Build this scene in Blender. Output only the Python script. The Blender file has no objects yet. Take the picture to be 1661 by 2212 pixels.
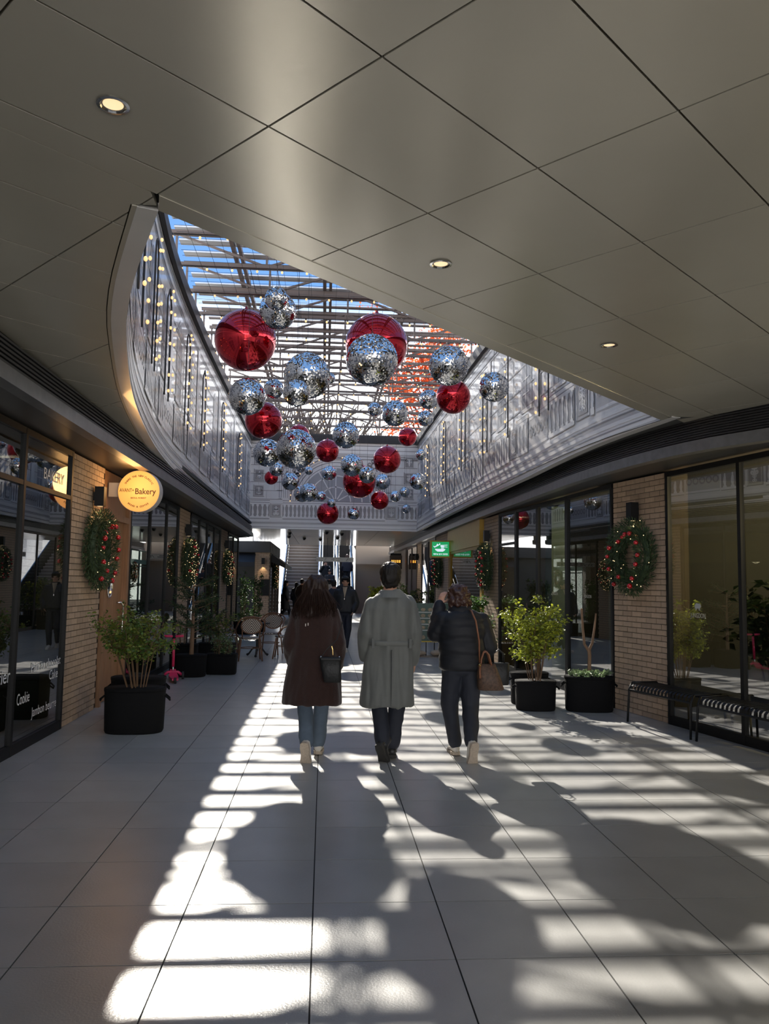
import bpy, bmesh, math, random
from mathutils import Vector, Matrix, noise

random.seed(7)
PI = math.pi
scene = bpy.context.scene
C = scene.collection

# ------------------------------------------------------------------ camera
cam_d = bpy.data.cameras.new('camera')
cam = bpy.data.objects.new('camera', cam_d)
C.objects.link(cam)
cam_d.sensor_fit = 'HORIZONTAL'
cam_d.sensor_width = 36.0
cam_d.lens = 36.0 * 1750.0 / 1661.0
cam_d.clip_start = 0.05
cam_d.clip_end = 500
EYE = 1.6
_r = Vector((0.99713625, -0.07409476, 0.01514126))
_u = Vector((-0.02145458, -0.08516639, 0.99613573))
_b = Vector((-0.07251891, -0.9936079, -0.08651217))
cam.matrix_world = Matrix(((_r.x, _u.x, _b.x, 0), (_r.y, _u.y, _b.y, 0), (_r.z, _u.z, _b.z, EYE), (0, 0, 0, 1)))
scene.camera = cam

# ------------------------------------------------------------------ world, sun, exposure
SUN_DIR = Vector((-0.131, 0.825, 0.547)).normalized()
world = bpy.data.worlds.new('world')
scene.world = world
world.use_nodes = True
wn = world.node_tree.nodes
wl = world.node_tree.links
wn.clear()
# clear winter sky: white haze low over the roofs, blue higher up
tcw = wn.new('ShaderNodeTexCoord')
spw = wn.new('ShaderNodeSeparateXYZ')
wl.new(tcw.outputs['Generated'], spw.inputs[0])
ramp = wn.new('ShaderNodeValToRGB')
cr = ramp.color_ramp
cr.elements[0].position = 0.0; cr.elements[0].color = (3.0, 2.95, 2.9, 1)
cr.elements[1].position = 1.0; cr.elements[1].color = (0.13, 0.25, 0.48, 1)
for pos, colr in ((0.26, (2.0, 2.05, 2.15)), (0.335, (0.12, 0.26, 0.56)), (0.6, (0.13, 0.26, 0.52))):
    e = cr.elements.new(pos); e.color = (*colr, 1)
wl.new(spw.outputs['Z'], ramp.inputs['Fac'])
bg = wn.new('ShaderNodeBackground')
bg.inputs['Strength'].default_value = 1.0
wo = wn.new('ShaderNodeOutputWorld')
wl.new(ramp.outputs[0], bg.inputs['Color'])
wl.new(bg.outputs[0], wo.inputs['Surface'])

sun_d = bpy.data.lights.new('sun', 'SUN')
sun_d.energy = 6.2
sun_d.angle = math.radians(0.55)
sun_d.color = (1.0, 0.93, 0.82)
sun = bpy.data.objects.new('sun', sun_d)
C.objects.link(sun)
sun.rotation_euler = (-SUN_DIR).to_track_quat('-Z', 'Y').to_euler()
sun.location = (-4, 20, 30)

vs = scene.view_settings
vs.view_transform = 'Standard'
vs.look = 'None'
vs.gamma = 1.0
vs.use_curve_mapping = False
vs.exposure = 0.94
cy = scene.cycles
cy.max_bounces = 8
cy.diffuse_bounces = 4
cy.glossy_bounces = 4
cy.transmission_bounces = 4
cy.transparent_max_bounces = 16
cy.caustics_reflective = False
cy.caustics_refractive = False
cy.sample_clamp_indirect = 6.0

# ------------------------------------------------------------------ materials
MATS = {}
def mat(name, col, rough=0.6, metal=0.0, var=0.0, vscale=8.0, rnd=0.0, bump=0.0, bscale=60.0, spec=0.5, coat=0.0, emit=None, estr=0.0, sheen=0.0, trans=0.0, stretch=None):
    m = bpy.data.materials.new(name)
    m.use_nodes = True
    nt = m.node_tree
    n = nt.nodes
    b = n['Principled BSDF']
    b.inputs['Base Color'].default_value = (*col, 1)
    b.inputs['Roughness'].default_value = rough
    b.inputs['Metallic'].default_value = metal
    b.inputs['Specular IOR Level'].default_value = spec
    b.inputs['Coat Weight'].default_value = coat
    b.inputs['Coat Roughness'].default_value = 0.05
    b.inputs['Sheen Weight'].default_value = sheen
    if emit:
        b.inputs['Emission Color'].default_value = (*emit, 1)
        b.inputs['Emission Strength'].default_value = estr
    src = None
    if var or bump:
        tc = n.new('ShaderNodeTexCoord')
        mp = n.new('ShaderNodeMapping')
        if stretch:
            mp.inputs['Scale'].default_value = stretch
        nt.links.new(tc.outputs['Object'], mp.inputs['Vector'])
    if var:
        nz = n.new('ShaderNodeTexNoise')
        nz.inputs['Scale'].default_value = vscale
        nz.inputs['Detail'].default_value = 4
        nt.links.new(mp.outputs[0], nz.inputs['Vector'])
        mr = n.new('ShaderNodeMapRange')
        mr.inputs['From Min'].default_value = 0.25
        mr.inputs['From Max'].default_value = 0.75
        mr.inputs['To Min'].default_value = 1 - var
        mr.inputs['To Max'].default_value = 1 + var
        nt.links.new(nz.outputs['Fac'], mr.inputs['Value'])
        src = mr.outputs[0]
    if rnd:
        oi = n.new('ShaderNodeObjectInfo')
        mr2 = n.new('ShaderNodeMapRange')
        mr2.inputs['To Min'].default_value = 1 - rnd
        mr2.inputs['To Max'].default_value = 1 + rnd
        nt.links.new(oi.outputs['Random'], mr2.inputs['Value'])
        if src:
            mu = n.new('ShaderNodeMath'); mu.operation = 'MULTIPLY'
            nt.links.new(src, mu.inputs[0]); nt.links.new(mr2.outputs[0], mu.inputs[1])
            src = mu.outputs[0]
        else:
            src = mr2.outputs[0]
    if src:
        vm = n.new('ShaderNodeVectorMath'); vm.operation = 'SCALE'
        vm.inputs[0].default_value = col
        nt.links.new(src, vm.inputs['Scale'])
        nt.links.new(vm.outputs[0], b.inputs['Base Color'])
    if bump:
        nb = n.new('ShaderNodeTexNoise')
        nb.inputs['Scale'].default_value = bscale
        nb.inputs['Detail'].default_value = 3
        nt.links.new(mp.outputs[0], nb.inputs['Vector'])
        bp = n.new('ShaderNodeBump')
        bp.inputs['Strength'].default_value = bump
        bp.inputs['Distance'].default_value = 0.01
        nt.links.new(nb.outputs['Fac'], bp.inputs['Height'])
        nt.links.new(bp.outputs[0], b.inputs['Normal'])
    if emit:
        try:
            m.cycles.emission_sampling = 'NONE'
        except Exception:
            pass
    MATS[name] = m
    return m

mat('tile', (0.37, 0.37, 0.365), 0.30, spec=0.7, var=0.10, vscale=2.5, rnd=0.05, bump=0.10, bscale=90)
mat('grout', (0.03, 0.03, 0.03), 0.9)
mat('ceil_panel', (0.52, 0.485, 0.405), 0.26, metal=0.25, var=0.04, vscale=1.5, rnd=0.02, spec=0.8)
mat('ceil_trim', (0.50, 0.50, 0.47), 0.4)
mat('joint_dark', (0.02, 0.02, 0.018), 0.9)
mat('brick', (0.42, 0.30, 0.205), 0.85, var=0.10, vscale=22, rnd=0.13, bump=0.3, bscale=120)
mat('mortar', (0.16, 0.13, 0.10), 0.95)
mat('black_metal', (0.006, 0.006, 0.0065), 0.5, spec=0.3)
mat('louvre_metal', (0.035, 0.035, 0.037), 0.35, metal=0.3)
mat('slab_metal', (0.19, 0.19, 0.195), 0.38, metal=0.6, var=0.15, vscale=10)
mat('soffit', (0.040, 0.037, 0.035), 0.38, var=0.08, vscale=4, stretch=(1, 6, 1))
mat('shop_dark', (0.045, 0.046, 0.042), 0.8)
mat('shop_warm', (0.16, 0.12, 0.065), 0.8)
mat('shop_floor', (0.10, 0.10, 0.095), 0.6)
mat('shop_green', (0.18, 0.25, 0.22), 0.7)
mat('mural', (0.72, 0.70, 0.68), 0.24, var=0.05, vscale=3, spec=0.9, coat=0.4)
mat('print_light', (0.76, 0.735, 0.71), 0.26, spec=0.9)
mat('print_mid', (0.47, 0.45, 0.44), 0.26, spec=0.9)
mat('print_dark', (0.24, 0.225, 0.23), 0.26, spec=0.9)
mat('print_black', (0.10, 0.10, 0.11), 0.26, spec=0.9)
mat('print_glass', (0.27, 0.28, 0.31), 0.26, spec=0.9)
mat('steel', (0.15, 0.115, 0.10), 0.5)
mat('steel_dark', (0.03, 0.03, 0.032), 0.45, metal=0.4)
mat('slat_white', (0.52, 0.54, 0.57), 0.45)
mat('wire', (0.05, 0.05, 0.05), 0.6)
mat('red_gloss', (0.55, 0.005, 0.018), 0.07, metal=0.85, coat=0.6)
mat('mirror', (0.76, 0.76, 0.76), 0.03, metal=1.0)
mat('ball_core', (0.10, 0.10, 0.10), 0.6)
mat('bulb', (0.9, 0.7, 0.4), 0.2, emit=(1.0, 0.60, 0.24), estr=0.55)
mat('bulb_cap', (0.02, 0.02, 0.02), 0.5)
mat('fairy', (1, 0.8, 0.5), 0.3, emit=(1.0, 0.66, 0.32), estr=1.3)
mat('lamp_disc', (1, 0.85, 0.6), 0.3, emit=(1.0, 0.70, 0.38), estr=0.55)
mat('chrome', (0.7, 0.7, 0.7), 0.2, metal=1.0)
mat('door_wood', (0.30, 0.155, 0.075), 0.5, var=0.25, vscale=5, stretch=(8, 8, 0.7))
mat('needle', (0.028, 0.052, 0.018), 0.7)
mat('needle_light', (0.06, 0.10, 0.03), 0.7)
mat('red_bauble', (0.52, 0.010, 0.015), 0.22, metal=0.3, coat=0.5)
mat('pot', (0.006, 0.006, 0.0065), 0.9, bump=0.25, bscale=40, spec=0.2)
mat('soil', (0.03, 0.02, 0.014), 0.95)
mat('stem', (0.13, 0.075, 0.04), 0.8)
mat('trunk_pale', (0.20, 0.12, 0.07), 0.8, var=0.2)
mat('skin', (0.50, 0.27, 0.18), 0.5, var=0.05)
mat('hair_black', (0.009, 0.007, 0.006), 0.6, spec=0.3)
mat('hair_brown', (0.020, 0.009, 0.006), 0.55, spec=0.35)
mat('hair_curl', (0.042, 0.015, 0.009), 0.45)
mat('coat_brown', (0.026, 0.009, 0.006), 0.95, sheen=0.25, var=0.15, vscale=30, bump=0.5, bscale=150)
mat('coat_grey', (0.125, 0.130, 0.122), 0.7, sheen=0.1, var=0.07, vscale=9)
mat('coat_grey_dark', (0.105, 0.110, 0.105), 0.7)
mat('puffer', (0.008, 0.009, 0.013), 0.62, spec=0.35)
mat('jacket_black', (0.010, 0.011, 0.014), 0.6)
mat('denim', (0.085, 0.115, 0.155), 0.8, var=0.15, vscale=14)
mat('navy', (0.012, 0.015, 0.026), 0.75)
mat('beige_cloth', (0.42, 0.33, 0.24), 0.8)
mat('cream_cloth', (0.60, 0.54, 0.46), 0.8)
mat('white_shoe', (0.62, 0.58, 0.52), 0.6)
mat('black_shoe', (0.012, 0.012, 0.012), 0.5)
mat('sole', (0.46, 0.38, 0.30), 0.75, var=0.15, vscale=60)
mat('sole_dark', (0.03, 0.028, 0.026), 0.8)
mat('white_sole', (0.7, 0.68, 0.64), 0.6)
mat('lip', (0.40, 0.13, 0.11), 0.5)
mat('eye_dark', (0.01, 0.008, 0.006), 0.2)
mat('bag_black', (0.008, 0.0085, 0.009), 0.5, spec=0.35, bump=0.3, bscale=50)
mat('bag_brown', (0.075, 0.040, 0.024), 0.6, var=0.6, vscale=55)
mat('leather_tan', (0.22, 0.085, 0.04), 0.5)
mat('gold', (0.75, 0.5, 0.2), 0.25, metal=1.0)
mat('rattan', (0.17, 0.075, 0.035), 0.5, var=0.25, vscale=20)
mat('yellow_frame', (0.46, 0.27, 0.025), 0.5, var=0.06)
mat('green_face', (0.0, 0.30, 0.09), 0.4, emit=(0.0, 0.30, 0.09), estr=0.45)
mat('white_face', (0.8, 0.85, 0.95), 0.4, emit=(0.75, 0.85, 1.0), estr=0.4)
mat('sign_amber', (0.60, 0.32, 0.10), 0.4, emit=(1.0, 0.44, 0.11), estr=0.30)
mat('sign_rim', (0.42, 0.40, 0.39), 0.45)
mat('sign_ink', (0.045, 0.010, 0.004), 0.6)
mat('sign_grey', (0.9, 0.91, 0.92), 0.4)
mat('sign_brown', (0.10, 0.075, 0.06), 0.5)
mat('sign_glow', (1.0, 0.5, 0.1), 0.4, emit=(1.0, 0.42, 0.06), estr=1.0)
mat('vinyl', (0.75, 0.75, 0.74), 0.6)
mat('vinyl_dim', (0.40, 0.40, 0.37), 0.6)
mat('scooter_pink', (0.75, 0.035, 0.13), 0.35)
mat('rubber', (0.02, 0.02, 0.02), 0.7)
mat('menu_green', (0.005, 0.06, 0.04), 0.4)
mat('menu_food', (0.42, 0.34, 0.22), 0.6, var=0.5, vscale=40)
mat('menu_white', (0.65, 0.65, 0.62), 0.5)
mat('menu_yellow', (0.70, 0.50, 0.05), 0.5)
mat('sandbag', (0.50, 0.40, 0.30), 0.85)
mat('stair_stone', (0.20, 0.155, 0.115), 0.6, var=0.1)
mat('stair_nosing', (0.62, 0.56, 0.48), 0.5)
mat('far_brown', (0.24, 0.185, 0.14), 0.4)
mat('far_tan', (0.34, 0.26, 0.18), 0.25)
mat('far_panel', (0.66, 0.59, 0.50), 0.14, spec=0.9)
mat('shopfront_green', (0.10, 0.18, 0.14), 0.6)
mat('pale_post', (0.52, 0.50, 0.45), 0.6)
mat('blind', (0.34, 0.30, 0.25), 0.8)
mat('curtain', (0.42, 0.50, 0.56), 0.7)
mat('awning', (0.014, 0.015, 0.018), 0.55)
mat('kiosk_dark', (0.026, 0.027, 0.029), 0.5)
mat('bark', (0.055, 0.042, 0.034), 0.9)
mat('esc_step', (0.02, 0.018, 0.017), 0.5, metal=0.4)
mat('roof_white', (0.60, 0.60, 0.60), 0.7)

def leaf_mat(name, col, tr=0.35):
    m = bpy.data.materials.new(name)
    m.use_nodes = True
    nt = m.node_tree; n = nt.nodes
    n.clear()
    o = n.new('ShaderNodeOutputMaterial')
    geo = n.new('ShaderNodeNewGeometry')
    mr = n.new('ShaderNodeMapRange')
    mr.inputs['To Min'].default_value = 0.55; mr.inputs['To Max'].default_value = 1.45
    nt.links.new(geo.outputs['Random Per Island'], mr.inputs['Value'])
    vm = n.new('ShaderNodeVectorMath'); vm.operation = 'SCALE'
    vm.inputs[0].default_value = col
    nt.links.new(mr.outputs[0], vm.inputs['Scale'])
    d = n.new('ShaderNodeBsdfPrincipled'); d.inputs['Roughness'].default_value = 0.45
    t = n.new('ShaderNodeBsdfTranslucent')
    mx = n.new('ShaderNodeMixShader'); mx.inputs[0].default_value = tr
    nt.links.new(vm.outputs[0], d.inputs['Base Color'])
    nt.links.new(vm.outputs[0], t.inputs['Color'])
    nt.links.new(d.outputs[0], mx.inputs[1]); nt.links.new(t.outputs[0], mx.inputs[2])
    nt.links.new(mx.outputs[0], o.inputs['Surface'])
    MATS[name] = m
leaf_mat('leaf_yellow', (0.36, 0.40, 0.035))
leaf_mat('leaf_green', (0.07, 0.15, 0.025))
leaf_mat('leaf_olive', (0.16, 0.20, 0.03))
leaf_mat('leaf_dark', (0.035, 0.065, 0.022))
leaf_mat('leaf_pale', (0.20, 0.28, 0.14))
leaf_mat('leaf_maple', (0.60, 0.10, 0.02), 0.5)

def glass_mat(name, tint, ior=1.5, boost=1.0):
    m = bpy.data.materials.new(name)
    m.use_nodes = True
    nt = m.node_tree; n = nt.nodes
    n.clear()
    o = n.new('ShaderNodeOutputMaterial')
    fr = n.new('ShaderNodeFresnel'); fr.inputs['IOR'].default_value = ior
    mul = n.new('ShaderNodeMath'); mul.operation = 'MULTIPLY'; mul.inputs[1].default_value = boost; mul.use_clamp = True
    t = n.new('ShaderNodeBsdfTransparent'); t.inputs['Color'].default_value = (*tint, 1)
    g = n.new('ShaderNodeBsdfGlossy'); g.inputs['Roughness'].default_value = 0.0
    mx = n.new('ShaderNodeMixShader')
    nt.links.new(fr.outputs[0], mul.inputs[0]); nt.links.new(mul.outputs[0], mx.inputs[0])
    nt.links.new(t.outputs[0], mx.inputs[1]); nt.links.new(g.outputs[0], mx.inputs[2])
    nt.links.new(mx.outputs[0], o.inputs['Surface'])
    MATS[name] = m
glass_mat('glass', (0.66, 0.70, 0.66), 1.40, 0.45)
glass_mat('glass_blue', (0.62, 0.74, 0.84), 1.7, 1.3)

def weave_mat():
    m = bpy.data.materials.new('weave')
    m.use_nodes = True
    nt = m.node_tree; n = nt.nodes
    b = n['Principled BSDF']; b.inputs['Roughness'].default_value = 0.6
    tc = n.new('ShaderNodeTexCoord'); sp = n.new('ShaderNodeSeparateXYZ')
    nt.links.new(tc.outputs['Object'], sp.inputs[0])
    ab = n.new('ShaderNodeMath'); ab.operation = 'ABSOLUTE'
    nt.links.new(sp.outputs['X'], ab.inputs[0])
    ad = n.new('ShaderNodeMath'); ad.operation = 'ADD'
    nt.links.new(ab.outputs[0], ad.inputs[0]); nt.links.new(sp.outputs['Z'], ad.inputs[1])
    ad2 = n.new('ShaderNodeMath'); ad2.operation = 'ADD'
    nt.links.new(ad.outputs[0], ad2.inputs[0]); nt.links.new(sp.outputs['Y'], ad2.inputs[1])
    mo = n.new('ShaderNodeMath'); mo.operation = 'PINGPONG'; mo.inputs[1].default_value = 0.020
    nt.links.new(ad2.outputs[0], mo.inputs[0])
    gt = n.new('ShaderNodeMath'); gt.operation = 'GREATER_THAN'; gt.inputs[1].default_value = 0.009
    nt.links.new(mo.outputs[0], gt.inputs[0])
    mx = n.new('ShaderNodeMix'); mx.data_type = 'RGBA'
    mx.inputs['A'].default_value = (0.04, 0.03, 0.028, 1); mx.inputs['B'].default_value = (0.50, 0.43, 0.36, 1)
    nt.links.new(gt.outputs[0], mx.inputs['Factor'])
    nt.links.new(mx.outputs['Result'], b.inputs['Base Color'])
    MATS['weave'] = m
weave_mat()

# ------------------------------------------------------------------ geometry helpers
def V(*a):
    return Vector(a)

class MB:
    """collects polygons and links them as one mesh object"""
    def __init__(self):
        self.v = []; self.f = []; self.mi = []; self.cur = 0
    def poly(self, pts):
        b = len(self.v)
        self.v += [tuple(p) for p in pts]
        self.f.append(tuple(range(b, b + len(pts)))); self.mi.append(self.cur)
    def add(self, vs, fs):
        b = len(self.v)
        self.v += [tuple(p) for p in vs]
        for q in fs:
            self.f.append(tuple(i + b for i in q)); self.mi.append(self.cur)
    def box(self, x0, x1, y0, y1, z0, z1):
        vs = [(x, y, z) for z in (z0, z1) for y in (y0, y1) for x in (x0, x1)]
        self.add(vs, [(0, 2, 3, 1), (4, 5, 7, 6), (0, 1, 5, 4), (2, 6, 7, 3), (0, 4, 6, 2), (1, 3, 7, 5)])
        return self
    def obox(self, c, ax, ay, az):
        """box by centre and three half axes"""
        c = Vector(c); ax = Vector(ax); ay = Vector(ay); az = Vector(az)
        vs = [c + ax * i + ay * j + az * k for k in (-1, 1) for j in (-1, 1) for i in (-1, 1)]
        self.add(vs, [(0, 2, 3, 1), (4, 5, 7, 6), (0, 1, 5, 4), (2, 6, 7, 3), (0, 4, 6, 2), (1, 3, 7, 5)])
        return self
    def bar(self, a, b, w, h=None, up=(0, 0, 1)):
        a = Vector(a); b = Vector(b); d = b - a
        L = d.length
        if L < 1e-6: return self
        d.normalize(); up = Vector(up)
        s = d.cross(up)
        if s.length < 1e-4: s = d.cross(Vector((1, 0, 0)))
        s.normalize(); t = s.cross(d)
        h = h if h else w
        return self.obox((a + b) / 2, d * L / 2, s * w / 2, t * h / 2)
    def tube(self, pts, rad, n=8, cap=True, flat=None):
        """sweep circle (or ellipse when rad items are (rx, ry)) along a polyline"""
        pts = [Vector(p) for p in pts]
        m = len(pts)
        if not isinstance(rad, (list, tuple)): rad = [rad] * m
        b = len(self.v)
        prev = None
        for i, p in enumerate(pts):
            d = (pts[min(i + 1, m - 1)] - pts[max(i - 1, 0)])
            if d.length < 1e-9: d = Vector((0, 0, 1))
            d.normalize()
            if prev is None:
                ref = Vector(flat) if flat else (Vector((1, 0, 0)) if abs(d.x) < 0.9 else Vector((0, 1, 0)))
                s = ref - d * ref.dot(d); s.normalize()
            else:
                s = prev - d * prev.dot(d)
                if s.length < 1e-6: s = d.orthogonal()
                s.normalize()
            prev = s
            t = d.cross(s)
            r = rad[i]
            rx, ry = r if isinstance(r, (list, tuple)) else (r, r)
            for k in range(n):
                a = 2 * PI * k / n
                self.v.append(tuple(p + s * math.cos(a) * rx + t * math.sin(a) * ry))
        for i in range(m - 1):
            for k in range(n):
                k2 = (k + 1) % n
                self.f.append((b + i * n + k, b + i * n + k2, b + (i + 1) * n + k2, b + (i + 1) * n + k)); self.mi.append(self.cur)
        if cap:
            self.f.append(tuple(b + k for k in range(n))[::-1]); self.mi.append(self.cur)
            self.f.append(tuple(b + (m - 1) * n + k for k in range(n))); self.mi.append(self.cur)
        return self
    def loft(self, rings, n=24, p=2.0):
        """rings of (z, cx, cy, rx, ry): horizontal superellipses, capped"""
        b = len(self.v); m = len(rings)
        for (z, cx, cy_, rx, ry) in rings:
            for k in range(n):
                a = 2 * PI * k / n
                c, s = math.cos(a), math.sin(a)
                self.v.append((cx + rx * math.copysign(abs(c) ** (2 / p), c), cy_ + ry * math.copysign(abs(s) ** (2 / p), s), z))
        for i in range(m - 1):
            for k in range(n):
                k2 = (k + 1) % n
                self.f.append((b + i * n + k, b + i * n + k2, b + (i + 1) * n + k2, b + (i + 1) * n + k)); self.mi.append(self.cur)
        self.f.append(tuple(b + k for k in range(n))[::-1]); self.mi.append(self.cur)
        self.f.append(tuple(b + (m - 1) * n + k for k in range(n))); self.mi.append(self.cur)
        return self
    def ball(self, c, rx, ry=None, rz=None, n=12, m=8):
        ry = ry or rx; rz = rz or rx
        b = len(self.v)
        self.v.append((c[0], c[1], c[2] - rz))
        for i in range(1, m):
            t = -PI / 2 + PI * i / m
            for k in range(n):
                a = 2 * PI * k / n
                self.v.append((c[0] + rx * math.cos(t) * math.cos(a), c[1] + ry * math.cos(t) * math.sin(a), c[2] + rz * math.sin(t)))
        self.v.append((c[0], c[1], c[2] + rz))
        top = len(self.v) - 1
        for k in range(n):
            k2 = (k + 1) % n
            self.f.append((b, b + 1 + k2, b + 1 + k)); self.mi.append(self.cur)
            for i in range(m - 2):
                q = b + 1 + i * n
                self.f.append((q + k, q + k2, q + n + k2, q + n + k)); self.mi.append(self.cur)
            q = b + 1 + (m - 2) * n
            self.f.append((q + k, q + k2, top)); self.mi.append(self.cur)
        return self
    def cyl(self, a, b, r, n=16):
        return self.tube([a, b], r, n)
    def mesh(self, name, mats, smooth=False):
        me = bpy.data.meshes.new(name)
        me.from_pydata(self.v, [], self.f)
        if isinstance(mats, str): mats = [mats]
        for m in mats: me.materials.append(MATS[m])
        if len(mats) > 1:
            me.polygons.foreach_set('material_index', self.mi)
        if smooth:
            me.polygons.foreach_set('use_smooth', [True] * len(me.polygons))
        me.update()
        return me
    def build(self, name, mats, parent=None, smooth=False, kind=None):
        return link(name, self.mesh(name, mats, smooth), parent, kind)

def link(name, me, parent=None, kind=None):
    o = bpy.data.objects.new(name, me)
    C.objects.link(o)
    if parent: o.parent = parent
    if kind: o['kind'] = kind
    return o

def tag(o, label=None, cat=None, group=None, kind=None):
    if label: o['label'] = label
    if cat: o['category'] = cat
    if group: o['group'] = group
    if kind: o['kind'] = kind
    return o

def thing(name, label, cat, loc=(0, 0, 0), rz=0.0, group=None, kind=None):
    o = bpy.data.objects.new(name, None)
    o.empty_display_size = 0.1
    C.objects.link(o)
    o.location = loc; o.rotation_euler = (0, 0, rz)
    return tag(o, label, cat, group, kind)

def structure(name, mb, mats, label, smooth=False, cat=None):
    o = mb.build(name, mats, None, smooth)
    return tag(o, label, cat or name.split('_')[0], None, 'structure')

def copy_tree(o, parent=None):
    c = o.copy()
    C.objects.link(c)
    c.parent = parent
    for ch in o.children:
        copy_tree(ch, c)
    return c

def remeshed(mb, voxel=0.012, smooth=4, fold=0.0, ffreq=(9, 9, 2), seed=0.0, ratio=None):
    """union of overlapping closed shapes as one continuous surface"""
    me = mb.mesh('tmp', [], False)
    o = bpy.data.objects.new('tmp', me)
    C.objects.link(o)
    m = o.modifiers.new('r', 'REMESH'); m.mode = 'VOXEL'; m.voxel_size = voxel
    if smooth:
        s = o.modifiers.new('s', 'SMOOTH'); s.iterations = smooth; s.factor = 0.5
    if ratio:
        d = o.modifiers.new('d', 'DECIMATE'); d.ratio = ratio
    dg = bpy.context.evaluated_depsgraph_get()
    out = bpy.data.meshes.new_from_object(o.evaluated_get(dg))
    bpy.data.objects.remove(o); bpy.data.meshes.remove(me)
    if fold:
        off = Vector((seed, seed * 1.7, 0))
        vn = [v.normal.copy() for v in out.vertices]
        for v, nn in zip(out.vertices, vn):
            q = Vector((v.co.x * ffreq[0], v.co.y * ffreq[1], v.co.z * ffreq[2])) + off
            v.co += nn * (noise.noise(q) * fold + noise.noise(q * 2.3) * fold * 0.4)
    out.polygons.foreach_set('use_smooth', [True] * len(out.polygons))
    out.update()
    return out

def with_mat(me, *names):
    me.materials.clear()
    for n in names: me.materials.append(MATS[n])
    return me

def text_mesh(s, size=1.0, bold=0.0, align='CENTER', shear=0.0):
    cu = bpy.data.curves.new('t', 'FONT')
    cu.body = s; cu.size = size; cu.align_x = align; cu.align_y = 'CENTER'
    cu.offset = bold; cu.shear = shear
    cu.resolution_u = 3
    o = bpy.data.objects.new('t', cu)
    C.objects.link(o)
    dg = bpy.context.evaluated_depsgraph_get()
    me = bpy.data.meshes.new_from_object(o.evaluated_get(dg))
    bpy.data.objects.remove(o); bpy.data.curves.remove(cu)
    vs = [v.co.copy() for v in me.vertices]; fs = [tuple(p.vertices) for p in me.polygons]
    bpy.data.meshes.remove(me)
    return vs, fs

def put_text(mb, s, origin, ux, uy, size, width=None, bold=0.0, align='CENTER', shear=0.0):
    """lay lettering into a builder: origin + ux * x + uy * y"""
    vs, fs = text_mesh(s, size, bold, align, shear)
    if not vs: return
    origin = Vector(origin); ux = Vector(ux); uy = Vector(uy)
    k = 1.0
    if width:
        w = max(v.x for v in vs) - min(v.x for v in vs)
        k = width / w if w > 0 else 1.0
    mb.add([origin + ux * (v.x * k) + uy * v.y for v in vs], fs)

def clip(poly, a, b):
    """keep the part of a 2-D polygon on the left of a->b"""
    out = []
    n = len(poly)
    def side(p): return (b[0] - a[0]) * (p[1] - a[1]) - (b[1] - a[1]) * (p[0] - a[0])
    for i in range(n):
        p, q = poly[i], poly[(i + 1) % n]
        sp, sq = side(p), side(q)
        if sp >= 0: out.append(p)
        if (sp >= 0) != (sq >= 0):
            t = sp / (sp - sq)
            out.append((p[0] + (q[0] - p[0]) * t, p[1] + (q[1] - p[1]) * t))
    return out

class Path:
    """plan polyline, resampled; at(s) gives the point and the normal to its right-hand side"""
    def __init__(self, pts, step=0.3):
        P = [Vector((p[0], p[1])) for p in pts]
        # Catmull-Rom through the points for a smooth curve
        self.p = []
        for i in range(len(P) - 1):
            p0 = P[max(i - 1, 0)]; p1 = P[i]; p2 = P[i + 1]; p3 = P[min(i + 2, len(P) - 1)]
            k = max(1, int((p2 - p1).length / step))
            for j in range(k):
                t = j / k
                self.p.append(0.5 * ((2 * p1) + (p2 - p0) * t + (2 * p0 - 5 * p1 + 4 * p2 - p3) * t * t + (3 * p1 - p0 - 3 * p2 + p3) * t ** 3))
        self.p.append(P[-1])
        self.s = [0.0]
        for i in range(1, len(self.p)):
            self.s.append(self.s[-1] + (self.p[i] - self.p[i - 1]).length)
        self.L = self.s[-1]
    def at(self, s, off=0.0):
        s = min(max(s, 0.0), self.L)
        i = 0
        while i < len(self.s) - 2 and self.s[i + 1] < s: i += 1
        t = (s - self.s[i]) / max(1e-9, self.s[i + 1] - self.s[i])
        p = self.p[i].lerp(self.p[i + 1], t)
        d = (self.p[min(i + 2, len(self.p) - 1)] - self.p[max(i - 1, 0)]).normalized()
        n = Vector((d.y, -d.x))
        return p + n * off
    def s_at_y(self, y):
        best = min(range(len(self.p)), key=lambda i: abs(self.p[i].y - y))
        return self.s[best]
    def cuts(self, s0, s1, step=0.35):
        k = max(1, int(math.ceil((s1 - s0) / step)))
        return [s0 + (s1 - s0) * i / k for i in range(k + 1)]
    def wall(self, mb, s0, s1, z0, z1, thick=0.06, off=0.0, step=0.35):
        """a curved slab standing on the path, its face at offset off and its body behind it"""
        cs = self.cuts(s0, s1, step)
        for a, b in zip(cs[:-1], cs[1:]):
            pa, pb = self.at(a, off), self.at(b, off)
            qa, qb = self.at(a, off - thick), self.at(b, off - thick)
            zf = z0 if callable(z0) else (lambda x, y: z0)
            lo = [(p.x, p.y, zf(p.x, p.y)) for p in (pa, pb, qb, qa)]
            hi = [(x, y, z1) for x, y, _ in lo]
            mb.add(lo + hi, [(0, 1, 2, 3), (7, 6, 5, 4), (0, 4, 5, 1), (2, 6, 7, 3)] + ([(3, 7, 4, 0)] if a == cs[0] else []) + ([(1, 5, 6, 2)] if b == cs[-1] else []))
        return mb
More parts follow.
